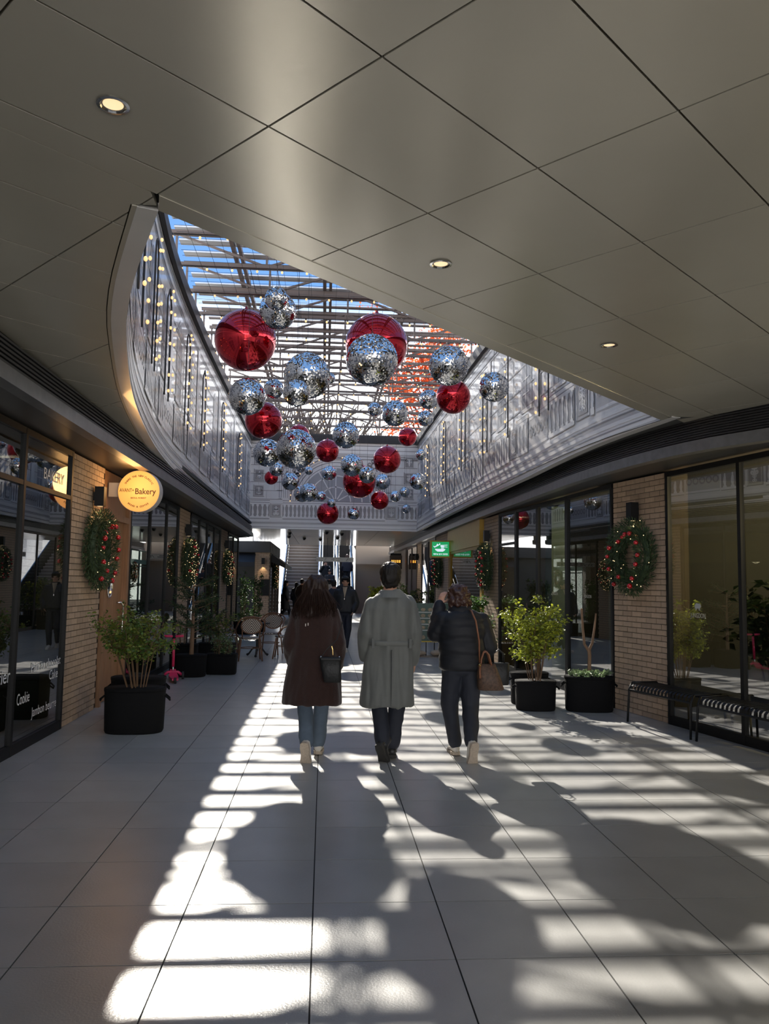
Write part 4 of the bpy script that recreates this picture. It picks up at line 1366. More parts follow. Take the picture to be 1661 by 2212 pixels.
m.tube([(.42, Y, -.05), (.46, Y, .0), (.50, Y, .05)], .008, 5); m.box(.53, .55, Y - .002, Y + .002, -.05, .05); m.box(.565, .585, Y - .002, Y + .002, -.05, .05)
for (x, z, w) in ((-.10, .03, .14), (-.11, -.02, .16), (.14, .03, .18), (.18, -.02, .24)):
    m.box(x - w / 2, x + w / 2, Y - .002, Y + .002, z - .012, z + .012)
m.build('symbols', 'print_black', t)

# window lettering
def lettering(win, s, z, txt, size, width=None, mt='vinyl', off=.008, align='CENTER', bold=0.0):
    w, panes, p0, d, n = win
    c = p0 + d * s + n * off
    m = MB(); put_text(m, txt, (c.x, c.y, z), (d.x, d.y, 0) if True else 0, (0, 0, 1), size, width, bold, align)
    m.build('lettering', mt, w)
lettering(wl1, 5.45, 2.62, 'BAKERY', .16, .62)
lettering(wl1, 5.50, .73, 'Pain au chocolat', .13, .86)
lettering(wl1, 5.73, .60, 'Cake', .14, .26)
lettering(wl1, 4.90, .47, 'Cookie', .15, .32)
lettering(wl1, 5.50, .30, 'Jambon beurre', .13, .72)
lettering(wl1, 4.20, .72, 'Financier', .18, .68)
lettering(wl1, 3.6, 2.62, 'AVANT', .16, .62)
MB().box(LX - .20, LX - .19, 6.2, 8.9, .11, .80).build('counter_front', 'shop_dark', wl1[0])
for s in (.55,):
    lettering(wr1, s, 1.28, 'JUNGDON', .075, .26, 'vinyl_dim')
    p = wr1[2] + wr1[3] * s + wr1[4] * .008
    m = MB(); m.tube([(p.x, p.y - .0, 1.36), (p.x, p.y, 1.361)], .05, 12); d_ = wr1[3]
    pg = MB()
    def pd(a, z): return (p.x + d_.x * a, p.y + d_.y * a, z)
    pg.poly([pd(-.05, 1.36), pd(.035, 1.36), pd(.055, 1.385), pd(.04, 1.415), pd(-.03, 1.42), pd(-.055, 1.395)]); pg.poly([pd(-.04, 1.34), pd(-.025, 1.34), pd(-.025, 1.36), pd(-.04, 1.36)]); pg.poly([pd(.015, 1.34), pd(.03, 1.34), pd(.03, 1.36), pd(.015, 1.36)])
    pg.build('pig_emblem', 'vinyl_dim', wr1[0])
for (a, b, zz) in (((3.61, 13.5), (3.72, 12.2), 1.46), ((3.72, 12.2), (3.85, 10.57), 1.44)):
    pa, pb = Vector(a), Vector(b); dd = (pb - pa).normalized(); nn = Vector((dd.y, -dd.x))
    lettering((wr2[0], None, pa, dd, nn), .78, zz, 'JUNGDON', .065, .24, 'vinyl_dim')
m = MB(); c = wr1[2] + wr1[3] * 1.75 + wr1[4] * .01
m.obox((c.x, c.y, 1.62), (wr1[3].x * .06, wr1[3].y * .06, 0), (0, 0, .002), (0, 0, .03)); m.build('small_notice', 'vinyl_dim', wr1[0])

# security domes under the bridge
for k, (px, py, lab) in enumerate(((705, 1157, 'largest black camera dome under the middle of the bridge'), (692, 1171, 'black camera dome hanging lower beside the largest one'), (738, 1160, 'black camera dome to the noodle shop side of the bridge'), (729, 1168, 'small black camera dome over the escalators'), (625, 1158, 'upper of two small camera domes over the staircase'), (624, 1165, 'lower of two small camera domes over the staircase'), (657, 1169, 'tiny camera dome over the staircase middle'))):
    v = seen(px, py, 1.0) - Vector((0, 0, EYE)); tt = (3.12 - EYE) / v.z; p = v * tt
    t = thing('camera_dome', lab, 'camera', (p.x, min(p.y, 36.5), 3.25), group='camera domes under the bridge')
    MB().cyl((0, 0, -.03), (0, 0, 0), .07, 14).build('mount', 'black_metal', t)
    MB().ball((0, 0, -.035), .062, .062, .06, 14, 8).build('dome', 'black_metal', t, True)
# ================================================================== PLANTERS
def fabric_pot(t, rx, ry, h, handles=True, soil_drop=.05, sq=2.6):
    m = MB()
    m.loft([(0, 0, 0, rx * .95, ry * .95), (.02, 0, 0, rx * .98, ry * .98), (h * .5, 0, 0, rx * 1.0, ry * 1.0), (h - .01, 0, 0, rx * 1.02, ry * 1.02), (h, 0, 0, rx * 1.01, ry * 1.01), (h, 0, 0, rx * .96, ry * .96), (h - soil_drop - .01, 0, 0, rx * .95, ry * .95)], 36, sq)
    p = m.build('pot', 'pot', t, True)
    e = MB(); e.loft([(h - .035, 0, 0, rx * 1.03, ry * 1.03), (h - .018, 0, 0, rx * 1.035, ry * 1.035), (h - .002, 0, 0, rx * 1.03, ry * 1.03)], 36, sq); e.build('rim_band', 'pot', p, True)
    s = MB(); s.loft([(h - soil_drop - .02, 0, 0, rx * .94, ry * .94), (h - soil_drop, 0, 0, rx * .94, ry * .94)], 30, sq); s.build('soil', 'soil', t)
    if handles:
        for sg in (-1, 1):
            MB().tube([(sg * rx * 1.0, -.05, h * .82), (sg * (rx * 1.0 + .045), -.04, h * .74), (sg * (rx * 1.0 + .05), .0, h * .70), (sg * (rx * 1.0 + .045), .04, h * .74), (sg * rx, .05, h * .82)], .010, 6).build('handle', 'pot', t)
    return p
def leaf(m, c, d, L, w, rd):
    d = d.normalized()
    s = d.cross(Vector((rd.uniform(-1, 1), rd.uniform(-1, 1), rd.uniform(.2, 1)))); s.normalize()
    u = s.cross(d)
    a = c; b = c + d * L
    mid = c + d * L * .45 + u * L * .10
    m.add([a, mid - s * w, b, mid + s * w], [(0, 1, 2, 3)])
def bush(t, seed, stems, height, spread, base_z, n, mats, L=(.03, .055), low=.35, foot=.10, lean=(0, 0), name='foliage', wide=.42, cz=.68):
    """several upright canes with a loose crown of small leaves"""
    rd = random.Random(seed)
    st = MB(); lf = MB(); tips = []
    for k in range(stems):
        a = 2 * PI * k / stems + rd.uniform(-.4, .4); q = rd.uniform(.25, 1)
        p0 = Vector((foot * q * math.cos(a), foot * q * math.sin(a), base_z))
        top = Vector((lean[0] + spread * .75 * q * math.cos(a + rd.uniform(-.3, .3)), lean[1] + spread * .75 * q * math.sin(a), base_z + (height - base_z) * rd.uniform(.72, 1.0)))
        mid = p0.lerp(top, .5) + Vector((rd.uniform(-.03, .03), rd.uniform(-.03, .03), .05))
        st.tube([p0, mid, top], [.007, .005, .002], 5)
        for j in range(9):
            u = rd.uniform(low, 1.0)
            b = p0.lerp(mid, u * 2) if u < .5 else mid.lerp(top, u * 2 - 1)
            e = b + Vector((rd.gauss(0, 1), rd.gauss(0, 1), rd.uniform(-.1, .9))).normalized() * spread * rd.uniform(.2, .6)
            st.tube([b, e], [.003, .0012], 4); tips.append((b, e))
    for k in range(n):
        b, e = rd.choice(tips)
        c = b.lerp(e, rd.random() ** .5) + Vector((rd.gauss(0, .025), rd.gauss(0, .025), rd.gauss(0, .025)))
        lf.cur = 0 if len(mats) == 1 else (0 if rd.random() < .65 else 1)
        leaf(lf, c, Vector((rd.gauss(0, 1), rd.gauss(0, 1), rd.uniform(-.8, .5))), rd.uniform(*L), rd.uniform(*L) * wide * .8, rd)
    st.build('stems', 'stem', t, kind='stuff'); lf.build(name, mats, t, kind='stuff')

t = thing('planter', 'oval black fabric planter with leafy green shrub beside the bakery door', 'planter', (-1.96, 8.86, 0), math.radians(4))
fabric_pot(t, .305, .22, .46)
bush(t, 21, 12, 1.28, .52, .42, 2900, ['leaf_olive', 'leaf_green'], (.028, .05), .40, lean=(-.07, 0))
t = thing('planter', 'empty looking black fabric planter behind the bakery door shrub', 'planter', (-2.12, 9.72, 0))
fabric_pot(t, .30, .20, .47)
t = thing('planter', 'oval black planter with bright yellow-green shrub by dark windows', 'planter', (2.75, 10.44, 0), math.radians(-4))
fabric_pot(t, .255, .20, .37)
bush(t, 22, 13, 1.38, .52, .32, 3800, ['leaf_yellow', 'leaf_olive'], (.034, .062), .3, lean=(0, 0))
t = thing('planter', 'round black planter tucked behind the yellow-green shrub', 'planter', (2.80, 10.95, 0))
fabric_pot(t, .25, .18, .42)
t = thing('planter', 'black fabric planter with a pruned forked stem by the brick pier', 'planter', (3.43, 10.36, 0), math.radians(-6))
fabric_pot(t, .305, .20, .44)
MB().tube([(0, 0, .40), (.01, 0, .70), (.0, 0, .78)], [.026, .024, .026], 8).build('trunk', 'trunk_pale', t)
MB().tube([(0, 0, .76), (-.055, 0, .84), (-.075, .0, 1.05), (-.09, 0, 1.30)], [.02, .018, .016, .014], 7).build('branch', 'trunk_pale', t)
MB().tube([(0, 0, .76), (.045, 0, .86), (.075, .0, 1.05), (.095, 0, 1.24)], [.02, .017, .014, .011], 7).build('branch', 'trunk_pale', t)
lf = MB(); rd = random.Random(5)
for k in range(260):
    a = rd.uniform(0, 2 * PI); q = rd.random() ** .5
    leaf(lf, Vector((.27 * q * math.cos(a), .17 * q * math.sin(a), .44 + rd.uniform(-.01, .05))), Vector((rd.gauss(0, 1), rd.gauss(0, 1), .4)), .06, .022, rd)
lf.build('ground_leaves', 'leaf_pale', t, kind='stuff')

def conifer(t, seed, base, top, R, n, mt='leaf_dark', trunk_r=.04):
    rd = random.Random(seed); st = MB(); lf = MB()
    st.tube([(0, 0, base - .1), (.01, 0, (base + top) / 2), (0, 0, top)], [trunk_r, trunk_r * .7, .01], 8)
    tips = []
    for k in range(26):
        u = rd.uniform(.22, 1); z = base + (top - base) * u
        a = rd.uniform(0, 2 * PI); L = R * (1.15 - .75 * abs(u - .55))
        b = Vector((0, 0, z)); e = b + Vector((math.cos(a) * L, math.sin(a) * L, .22 * L + rd.uniform(-.05, .12)))
        st.tube([b, b.lerp(e, .5) + Vector((0, 0, -.02)), e], [.010, .006, .003], 5); tips.append((b, e))
    for k in range(n):
        b, e = rd.choice(tips); c = b.lerp(e, rd.uniform(.25, 1.03)) + Vector((rd.gauss(0, .035), rd.gauss(0, .035), rd.gauss(0, .02)))
        leaf(lf, c, (e - b).normalized() + Vector((rd.gauss(0, .7), rd.gauss(0, .7), rd.gauss(0, .4))), rd.uniform(.03, .06), rd.uniform(.006, .011), rd)
    st.build('trunk', 'trunk_pale', t); lf.build('foliage', mt, t, kind='stuff')
t = thing('planter', 'round black planter with a small dark fir tree behind the scooter', 'planter', (-2.18, 13.85, 0))
fabric_pot(t, .25, .24, .36, False)
conifer(t, 31, .34, 1.50, .44, 2600)
t = thing('planter', 'tall dark planter standing behind the fir tree pot', 'planter', (-2.42, 14.55, 0))
fabric_pot(t, .24, .2, .48, False)
bush(t, 33, 5, .95, .25, .42, 160, ['leaf_green'], (.03, .05))
t = thing('planter', 'wide black planter with low grey-green foliage next to the fir', 'planter', (-1.72, 14.22, 0))
fabric_pot(t, .255, .19, .345, False, sq=4)
bush(t, 34, 14, .62, .24, .30, 900, ['leaf_pale', 'leaf_green'], (.02, .04), .1, .18)
t = thing('planter', 'black trough with dark bamboo-like leaves behind the low foliage', 'planter', (-1.98, 15.6, 0))
fabric_pot(t, .34, .2, .42, False, sq=4)
bush(t, 35, 10, .98, .36, .4, 700, ['leaf_dark', 'leaf_olive'], (.05, .09), .2, .2, wide=.2)
for k, (x, y, h, lab) in enumerate(((-2.38, 24.6, 1.95, 'taller columnar evergreen shrub near the dark kiosk front'), (-2.05, 25.3, 1.75, 'shorter columnar evergreen shrub nearer the kiosk brick pier'))):
    t = thing('planter', lab, 'shrub', (x, y, 0)); fabric_pot(t, .28, .24, .4, False)
    bush(t, 40 + k, 14, h, .26, .35, 1300, ['leaf_dark', 'leaf_green'], (.04, .07), .05, .14)
t = thing('planter', 'leafy green shrub in a dark pot beside the yellow shopfront pier', 'planter', (2.98, 16.2, 0))
fabric_pot(t, .27, .24, .42, False)
bush(t, 45, 12, 1.42, .42, .38, 1700, ['leaf_green', 'leaf_pale'], (.05, .085), .2, .14)
t = thing('planter', 'pale leaved low shrub below the handbag side of the pier', 'planter', (3.02, 15.35, 0))
fabric_pot(t, .2, .2, .36, False)
bush(t, 46, 9, .98, .30, .32, 620, ['leaf_pale', 'leaf_yellow'], (.045, .075), .2, .12)
t = thing('planter', 'bright yellow shrub in a pot by the far shopfronts', 'planter', (1.95, 29.8, 0))
fabric_pot(t, .34, .3, .42, False)
bush(t, 47, 14, 1.5, .55, .38, 1300, ['leaf_yellow'], (.06, .10), .15, .2)
t = thing('planter', 'pale green shrub beside the bright yellow one further on', 'planter', (2.72, 28.6, 0))
fabric_pot(t, .30, .3, .42, False)
bush(t, 48, 12, 1.55, .48, .38, 900, ['leaf_pale', 'leaf_green'], (.06, .09), .15, .2)
t = thing('planter', 'dark leafy shrub under the blind shaded window', 'planter', (2.98, 26.0, 0))
fabric_pot(t, .28, .28, .42, False)
bush(t, 49, 10, 1.45, .36, .38, 700, ['leaf_dark', 'leaf_olive'], (.06, .09), .15, .16)
t = thing('house_plant', 'broad leaved dark plant standing inside the bench side window', 'plant', (5.0, 8.7, 0))
fabric_pot(t, .25, .25, .4, False)
bush(t, 50, 12, 1.62, .55, .36, 520, ['leaf_dark'], (.10, .17), .35, .14, wide=.35)

# ================================================================== BENCHES
def bench(loc, rz, L, label):
    t = thing('slat_bench', label, 'bench', loc, rz, 'black slatted benches')
    W, H = .40, .455
    n = max(2, int(L / .062))
    prof = [(-W / 2 - .012, H - .075), (-W / 2 - .004, H - .03), (-W / 2 + .02, H - .006), (-W / 2 + .06, H), (W / 2 - .06, H), (W / 2 - .02, H - .006), (W / 2 + .004, H - .03), (W / 2 + .012, H - .075)]
    m0 = MB()
    for sgn in (-1, 1):
        pass
    x0 = 0
    pts = prof
    for (a, b) in zip(pts[:-1], pts[1:]):
        m0.bar((0, a[0], a[1]), (0, b[0], b[1]), .036, .006, (1, 0, 0)) if False else m0.add([(-.018, a[0], a[1]), (.018, a[0], a[1]), (.018, b[0], b[1]), (-.018, b[0], b[1]), (-.018, a[0], a[1] - .006), (.018, a[0], a[1] - .006), (.018, b[0], b[1] - .006), (-.018, b[0], b[1] - .006)], [(0, 1, 2, 3), (7, 6, 5, 4), (0, 4, 5, 1), (2, 6, 7, 3), (0, 3, 7, 4), (1, 5, 6, 2)])
    me = m0.mesh('slat', 'black_metal')
    for k in range(n):
        s = link('slat', me, t); s.location = (-L / 2 + .05 + k * (L - .10) / (n - 1), 0, 0)
    for sy in (-1, 1):
        MB().tube([(-L / 2, sy * (W / 2 + .012), H - .08), (L / 2, sy * (W / 2 + .012), H - .08)], .012, 8).build('side_rail', 'black_metal', t, True)
        for sx in (-1, 1):
            MB().tube([(sx * (L / 2 + .01), sy * (W / 2 + .03), 0), (sx * L / 2, sy * (W / 2 + .012), H - .08), (sx * (L / 2), sy * (W / 2 - .03), H + .0)], .013, 8).build('leg', 'black_metal', t, True)
    for sx in (-1, 1):
        MB().tube([(sx * L / 2, -W / 2 + .03, H + .002), (sx * L / 2, W / 2 - .03, H + .002)], .013, 8).build('end_rail', 'black_metal', t, True)
    return t
def place_bench(a, b, side, label):
    """bench whose front legs stand at a and b on the floor"""
    a = Vector(a); b = Vector(b); d = b - a; L = d.length - .02; d.normalize()
    n_ = Vector((-d.y, d.x))
    c = (a + b) / 2 + n_ * .23
    bench((c.x, c.y, 0), math.atan2(d.y, d.x), L, label)
place_bench((3.62, 9.53), (3.88, 8.43), 1, 'black slatted metal bench in front of the brick pier')
place_bench((3.90, 8.34), (4.16, 7.24), 1, 'black slatted metal bench in front of the large dark window')

# ================================================================== SCOOTER
t = thing('kick_scooter', 'pink three wheeled children kick scooter by the black planters', 'scooter', (-2.36, 13.28, 0), math.radians(14))
m = MB(); m.loft([(0, 0, 0, .01, .01)], 4) if False else None
dk_ = MB()
for (y0, y1, w0, w1, z0, z1) in ((-.42, -.30, .045, .06, .07, .075), (-.30, -.02, .06, .075, .075, .07), (-.02, .08, .075, .05, .07, .115), (.08, .14, .05, .045, .115, .16)):
    dk_.add([(-w0, y0, z0 - .03), (w0, y0, z0 - .03), (w1, y1, z1 - .03), (-w1, y1, z1 - .03), (-w0, y0, z0), (w0, y0, z0), (w1, y1, z1), (-w1, y1, z1)], [(0, 3, 2, 1), (4, 5, 6, 7), (0, 1, 5, 4), (1, 2, 6, 5), (2, 3, 7, 6), (3, 0, 4, 7)])
dk_.build('deck', 'scooter_pink', t)
MB().tube([(-.14, .10, .07), (-.08, .11, .115), (.08, .11, .115), (.14, .10, .07)], .024, 8).build('axle_cover', 'scooter_pink', t, True)
for x in (-.155, .155):
    w_ = MB().tube([(x - .015, .10, .062), (x + .015, .10, .062)], .062, 20).build('wheel', 'rubber', t)
    MB().tube([(x - .018, .10, .062), (x + .018, .10, .062)], .032, 14).build('hub', 'sole_dark', w_)
w_ = MB().tube([(-.018, -.44, .045), (.018, -.44, .045)], .045, 18).build('wheel', 'rubber', t)
MB().tube([(0, .11, .12), (0, .125, .22)], .017, 10).build('fork_stem', 'chrome', t, True)
MB().tube([(0, .124, .20), (0, .155, .67)], .022, 10).build('handle_post', 'scooter_pink', t, True)
MB().tube([(0, .152, .645), (0, .156, .70)], .028, 10).build('clamp', 'black_metal', t, True)
for sg in (-1, 1):
    MB().tube([(sg * .02, .155, .68), (sg * .15, .15, .685)], .020, 10).build('grip', 'scooter_pink', t, True)

# ================================================================== BISTRO CHAIRS AND TABLE
def make_chair():
    t = thing('bistro_chair', '', 'chair', group='rattan bistro chairs')
    for sx, sy in ((-1, -1), (1, -1), (-1, 1), (1, 1)):
        MB().tube([(sx * .235, sy * .23, 0), (sx * .19, sy * .17, .43)], .015, 8).build('leg', 'rattan', t, True)
    m = MB(); m.loft([(.43, 0, 0, .215, .205), (.445, 0, 0, .23, .22), (.465, 0, 0, .225, .215), (.47, 0, 0, .20, .19)], 28); m.build('seat', 'weave', t, True)
    m = MB()
    for k in range(24):
        a0, a1 = 2 * PI * k / 24, 2 * PI * (k + 1) / 24
        m.tube([(.20 * math.cos(a0), .19 * math.sin(a0), .25), (.20 * math.cos(a1), .19 * math.sin(a1), .25)], .009, 6, False)
    m.build('stretcher_ring', 'rattan', t, True)
    # the back faces local +y; chair back stands at -y
    by = lambda z: -.20 - (z - .45) * .22
    m = MB(); P = []
    for k in range(25):
        a = 2 * PI * k / 24; z = .70 + .155 * math.sin(a); P.append((.205 * math.cos(a), by(z), z))
    for a, b in zip(P[:-1], P[1:]): m.tube([a, b], .014, 7, False)
    m.build('back_frame', 'rattan', t, True)
    m = MB(); m.poly([(.20 * math.cos(2 * PI * k / 24), by(.70 + .15 * math.sin(2 * PI * k / 24)) - .006, .70 + .15 * math.sin(2 * PI * k / 24)) for k in range(24)]); m.poly([(.20 * math.cos(2 * PI * k / 24), by(.70 + .15 * math.sin(2 * PI * k / 24)) + .006, .70 + .15 * math.sin(2 * PI * k / 24)) for k in range(24)][::-1])
    m.build('back_panel', 'weave', t)
    P = [(-.21, .10, .44), (-.27, .13, .52), (-.285, .06, .62), (-.27, -.12, .70)] + [(-.27 * math.cos(PI * q / 10), by(.86) - .0, .72 + .165 * math.sin(PI * q / 10)) for q in range(1, 10)] + [(.27, -.12, .70), (.285, .06, .62), (.27, .13, .52), (.21, .10, .44)]
    MB().tube(P, .014, 8).build('arm_hoop', 'rattan', t, True)
    for sx in (-1, 1): MB().tube([(sx * .17, -.17, .44), (sx * .18, by(.7), .70)], .013, 7).build('back_post', 'rattan', t, True)
    return t
ch0 = make_chair()
for k, (x, y, rz, lab) in enumerate(((-1.46, 16.6, 10, 'rattan bistro chair with its chevron back toward the camera'), (-1.15, 18.05, 170, 'rattan bistro chair facing the camera behind the first one'), (-.78, 17.15, 88, 'rattan bistro chair half hidden by the brown coat'), (-1.99, 17.35, -88, 'rattan bistro chair half hidden by the planter leaves'))):
    c = ch0 if k == 0 else copy_tree(ch0)
    c.location = (x, y, 0); c.rotation_euler = (0, 0, math.radians(rz)); c['label'] = lab
t = thing('bistro_table', 'small bistro table with curled iron feet between rattan chairs', 'table', (-1.38, 17.42, 0))
MB().cyl((0, 0, .69), (0, 0, .71), .26, 28).build('table_top', 'bag_black', t); MB().cyl((0, 0, .12), (0, 0, .69), .025, 10).build('column', 'sole_dark', t)
for k in range(3):
    a = 2 * PI * k / 3 + .5; c, s = math.cos(a), math.sin(a)
    MB().tube([(0, 0, .20), (.12 * c, .12 * s, .16), (.20 * c, .20 * s, .06), (.25 * c, .25 * s, .03)], [.02, .018, .018, .028], 8).build('foot', 'sole_dark', t, True)

# ================================================================== MENU STAND
t = thing('menu_stand', 'green menu board stand with rows of food pictures beyond the walkers', 'menu board', (2.33, 17.75, 0), math.radians(-3))
MB().box(-.40, .40, -.02, .02, .34, 1.16).build('board', 'menu_green', t)
for k in range(4):
    z = 1.02 - k * .13
    for i in range(5): MB().ball((-.31 + i * .155, -.025, z), .055, .008, .038, 12, 6).build('food_picture', 'menu_food', t, True)
    MB().box(-.37, .37, -.026, -.021, z - .068, z - .048).build('price_strip', 'menu_white', t)
for i in range(2): MB().ball((-.28 + i * .13, -.025, .42), .05, .008, .045, 12, 6).build('food_picture', 'menu_food', t, True)
m = MB()
for i in range(4): m.box(-.05, .05, -.026, -.021, .40 + i * .04, .41 + i * .04)
m.build('price_lines', 'menu_white', t)
MB().box(-.40, .40, -.025, .02, .315, .34).build('yellow_edge', 'menu_yellow', t)
for x in (-.33, -.08, .1, .33): MB().bar((x, 0, .02), (x, 0, .32), .02).build('leg', 'black_metal', t)
MB().box(-.38, .38, -.2, .2, .0, .02).build('base', 'far_brown', t)
for k, (x, lab) in enumerate(((-.20, 'tan sandbag on the menu stand base, nearer the grey coat'), (.12, 'tan sandbag on the menu stand base, nearer the puffer jacket'))):
    m = MB(); m.ball((0, 0, .065), .15, .10, .065, 16, 10); m.ball((.12, 0, .06), .06, .06, .05, 10, 8)
    o = link('sandbag', with_mat(remeshed(m, .012, 4, .012, (8, 8, 8), k), 'sandbag')); o.location = (2.33 + x * 1.3, 17.66 + k * .05, .021); tag(o, lab, 'sandbag', 'sandbags on the menu stand')

# ================================================================== KIOSK, STAIRS AND ESCALATORS
t = thing('kiosk', 'dark kiosk with black awnings and a brick corner pier', 'kiosk', (0, 0, 0))
MB().box(-4.6, -1.98, 29.6, 36.5, 2.62, 3.02).build('fascia', 'kiosk_dark', t)
for k in range(14): MB().box(-1.985, -1.965, 29.65 + k * .48, 29.67 + k * .48, 2.62, 3.02).build('fascia_joint', 'joint_dark', t)
MB().box(-4.6, -2.52, 29.8, 29.9, 0, 2.62).build('dark_front', 'shop_dark', t)
MB().box(-4.5, -2.1, 36.3, 36.5, 0, 2.62).build('end_wall', 'shop_dark', t); MB().box(-4.6, -4.5, 29.8, 36.5, 0, 2.62).build('rear_wall', 'shop_dark', t)
MB().box(-2.08, -2.03, 30.35, 36.4, .05, 2.6).build('side_glass', 'glass_blue', t)
for y in (30.4, 32.4, 34.4, 36.35): MB().box(-2.10, -1.99, y - .05, y + .05, 0, 2.62).build('frame_post', 'stair_stone', t)
for k, y0 in enumerate((30.5, 32.5, 34.5)):
    m = MB(); m.add([(-1.98, y0, 2.6), (-1.98, y0 + 1.8, 2.6), (-1.45, y0 + 1.8, 2.22), (-1.45, y0, 2.22), (-1.45, y0, 2.06), (-1.45, y0 + 1.8, 2.06), (-1.98, y0, 2.3), (-1.98, y0 + 1.8, 2.3)], [(0, 3, 2, 1), (3, 4, 5, 2), (0, 6, 4, 3), (1, 2, 5, 7)])
    m.build('awning', 'awning', t)
m = MB(); m.add([(-3.4, 29.8, 2.6), (-2.5, 29.8, 2.6), (-2.5, 29.25, 2.25), (-3.4, 29.25, 2.25), (-3.4, 29.25, 2.08), (-2.5, 29.25, 2.08)], [(0, 3, 2, 1), (3, 4, 5, 2)]); m.build('awning', 'awning', t)
brick_pier('tan brick corner pier of the dark kiosk', (-2.52, 29.75), (-1.98, 29.75), 0, 2.62, False, .55)
t2 = thing('notice_board', 'small dark notice board on the kiosk brick pier', 'board', (-2.13, 29.72, 1.35)); MB().box(-.13, .13, -.03, 0, -.28, .28).build('panel', 'kiosk_dark', t2); MB().box(-.15, .15, -.035, -.028, -.30, .30).build('frame', 'black_metal', t2)
sconce((-2.22, 29.735), (0, -1), 2.3, 'black box sconce on the kiosk brick pier')
wreath((-1.97, 31.4), (1, 0), 1.75, 'lit fir wreath on the kiosk side post', 'many', .95)

# staircase beyond the bridge
SX0, SX1, SY0 = -1.95, -.32, 38.6
stair = thing('staircase', 'long stone staircase beside the escalators', 'stairs', (0, SY0, 0), kind='structure')
rise, run = .165, .29
sb = MB(); sb.box(SX0, SX1, 0, run, 0, rise - .02); step_me = None
for k in range(34):
    MB().box(SX0, SX1, k * run, (k + 1) * run + .05, k * rise - .2 if k else 0, (k + 1) * rise - .025).build('riser', 'stair_stone', stair)
    MB().box(SX0, SX1, k * run - .02, (k + 1) * run, (k + 1) * rise - .025, (k + 1) * rise).build('tread', 'stair_nosing', stair)
def incline(y, z): return z
for x in (SX0 - .04, SX1 + .04):
    m = MB(); m.add([(x - .03, 0, 0), (x + .03, 0, 0), (x + .03, 34 * run, 34 * rise), (x - .03, 34 * run, 34 * rise), (x - .03, 0, .95), (x + .03, 0, .95), (x + .03, 34 * run, 34 * rise + .95), (x - .03, 34 * run, 34 * rise + .95)], [(0, 3, 2, 1), (4, 5, 6, 7), (0, 1, 5, 4), (1, 2, 6, 5), (2, 3, 7, 6), (3, 0, 4, 7)])
    m.build('glass_guard', 'glass_blue', stair)
    MB().tube([(x, 0, .97), (x, 34 * run, 34 * rise + .97)], .03, 8).build('handrail', 'chrome', stair)
def escalator(x0, x1, label):
    t = thing('escalator', label, 'escalator', (0, SY0 + .3, 0), group='escalators beside the staircase')
    sl = rise / run; Ln = 10.0
    MB().add([(0, 0, 0)], []) 
    for k in range(30):
        MB().box(x0 + .14, x1 - .14, k * .33, (k + 1) * .33, max(0, k * .188 - .2), (k + 1) * .188).build('step', 'esc_step', t)
    for xa in (x0, x1 - .12):
        m = MB(); m.add([(xa, 0, 0), (xa + .12, 0, 0), (xa + .12, Ln, Ln * sl), (xa, Ln, Ln * sl), (xa, 0, .25), (xa + .12, 0, .25), (xa + .12, Ln, Ln * sl + .25), (xa, Ln, Ln * sl + .25)], [(0, 3, 2, 1), (4, 5, 6, 7), (0, 1, 5, 4), (1, 2, 6, 5), (2, 3, 7, 6), (3, 0, 4, 7)]); m.build('skirt', 'chrome', t)
        xm = xa + .06
        m = MB(); m.add([(xm - .01, 0, .25), (xm + .01, 0, .25), (xm + .01, Ln, Ln * sl + .25), (xm - .01, Ln, Ln * sl + .25), (xm - .01, 0, .95), (xm + .01, 0, .95), (xm + .01, Ln, Ln * sl + .95), (xm - .01, Ln, Ln * sl + .95)], [(0, 3, 2, 1), (4, 5, 6, 7), (0, 1, 5, 4), (1, 2, 6, 5), (2, 3, 7, 6), (3, 0, 4, 7)]); m.build('glass_balustrade', 'glass_blue', t)
        MB().tube([(xm, -.3, .55), (xm, -.25, .9), (xm, .1, 1.0), (xm, Ln, Ln * sl + 1.0)], .035, 8).build('handrail', 'esc_step', t, True)
    return t
escalator(-.24, .62, 'escalator next to the staircase carrying two riders')
escalator(.66, 1.50, 'escalator farther from the staircase')
m = MB(); m.box(1.58, 3.6, 41.5, 41.8, 0, 3.4); structure('wall_end', m, 'far_brown', 'brown wall to the side of the escalators')
m = MB(); m.box(1.58, 3.3, 40.9, 41.0, 2.5, 4.2); structure('wall_fascia', m, 'far_tan', 'glossy tan fascia panel beside the escalators')
m = MB(); m.box(-3.2, -3.1, 36.6, 52, 0, 8.5); structure('wall_stair', m, 'mural', 'printed pale wall rising beside the staircase')
pst = Path([(-3.1, 36.6), (-3.1, 52)]); ps = Print(pst, 4.0); ps.courses(0, 15, .4, 8, .35, .6)
for k in range(6): ps.tall_window(1.2 + k * 2.3, 2.6, .9, 1.8, k % 2 == 0)
ps.done(bpy.data.objects['wall_stair'])
m = MB(); m.box(-3.2, 4, 48.4, 52, 5.3, 5.5); structure('floor_upper', m, 'stair_stone', 'upper floor landing at the head of the stairs')

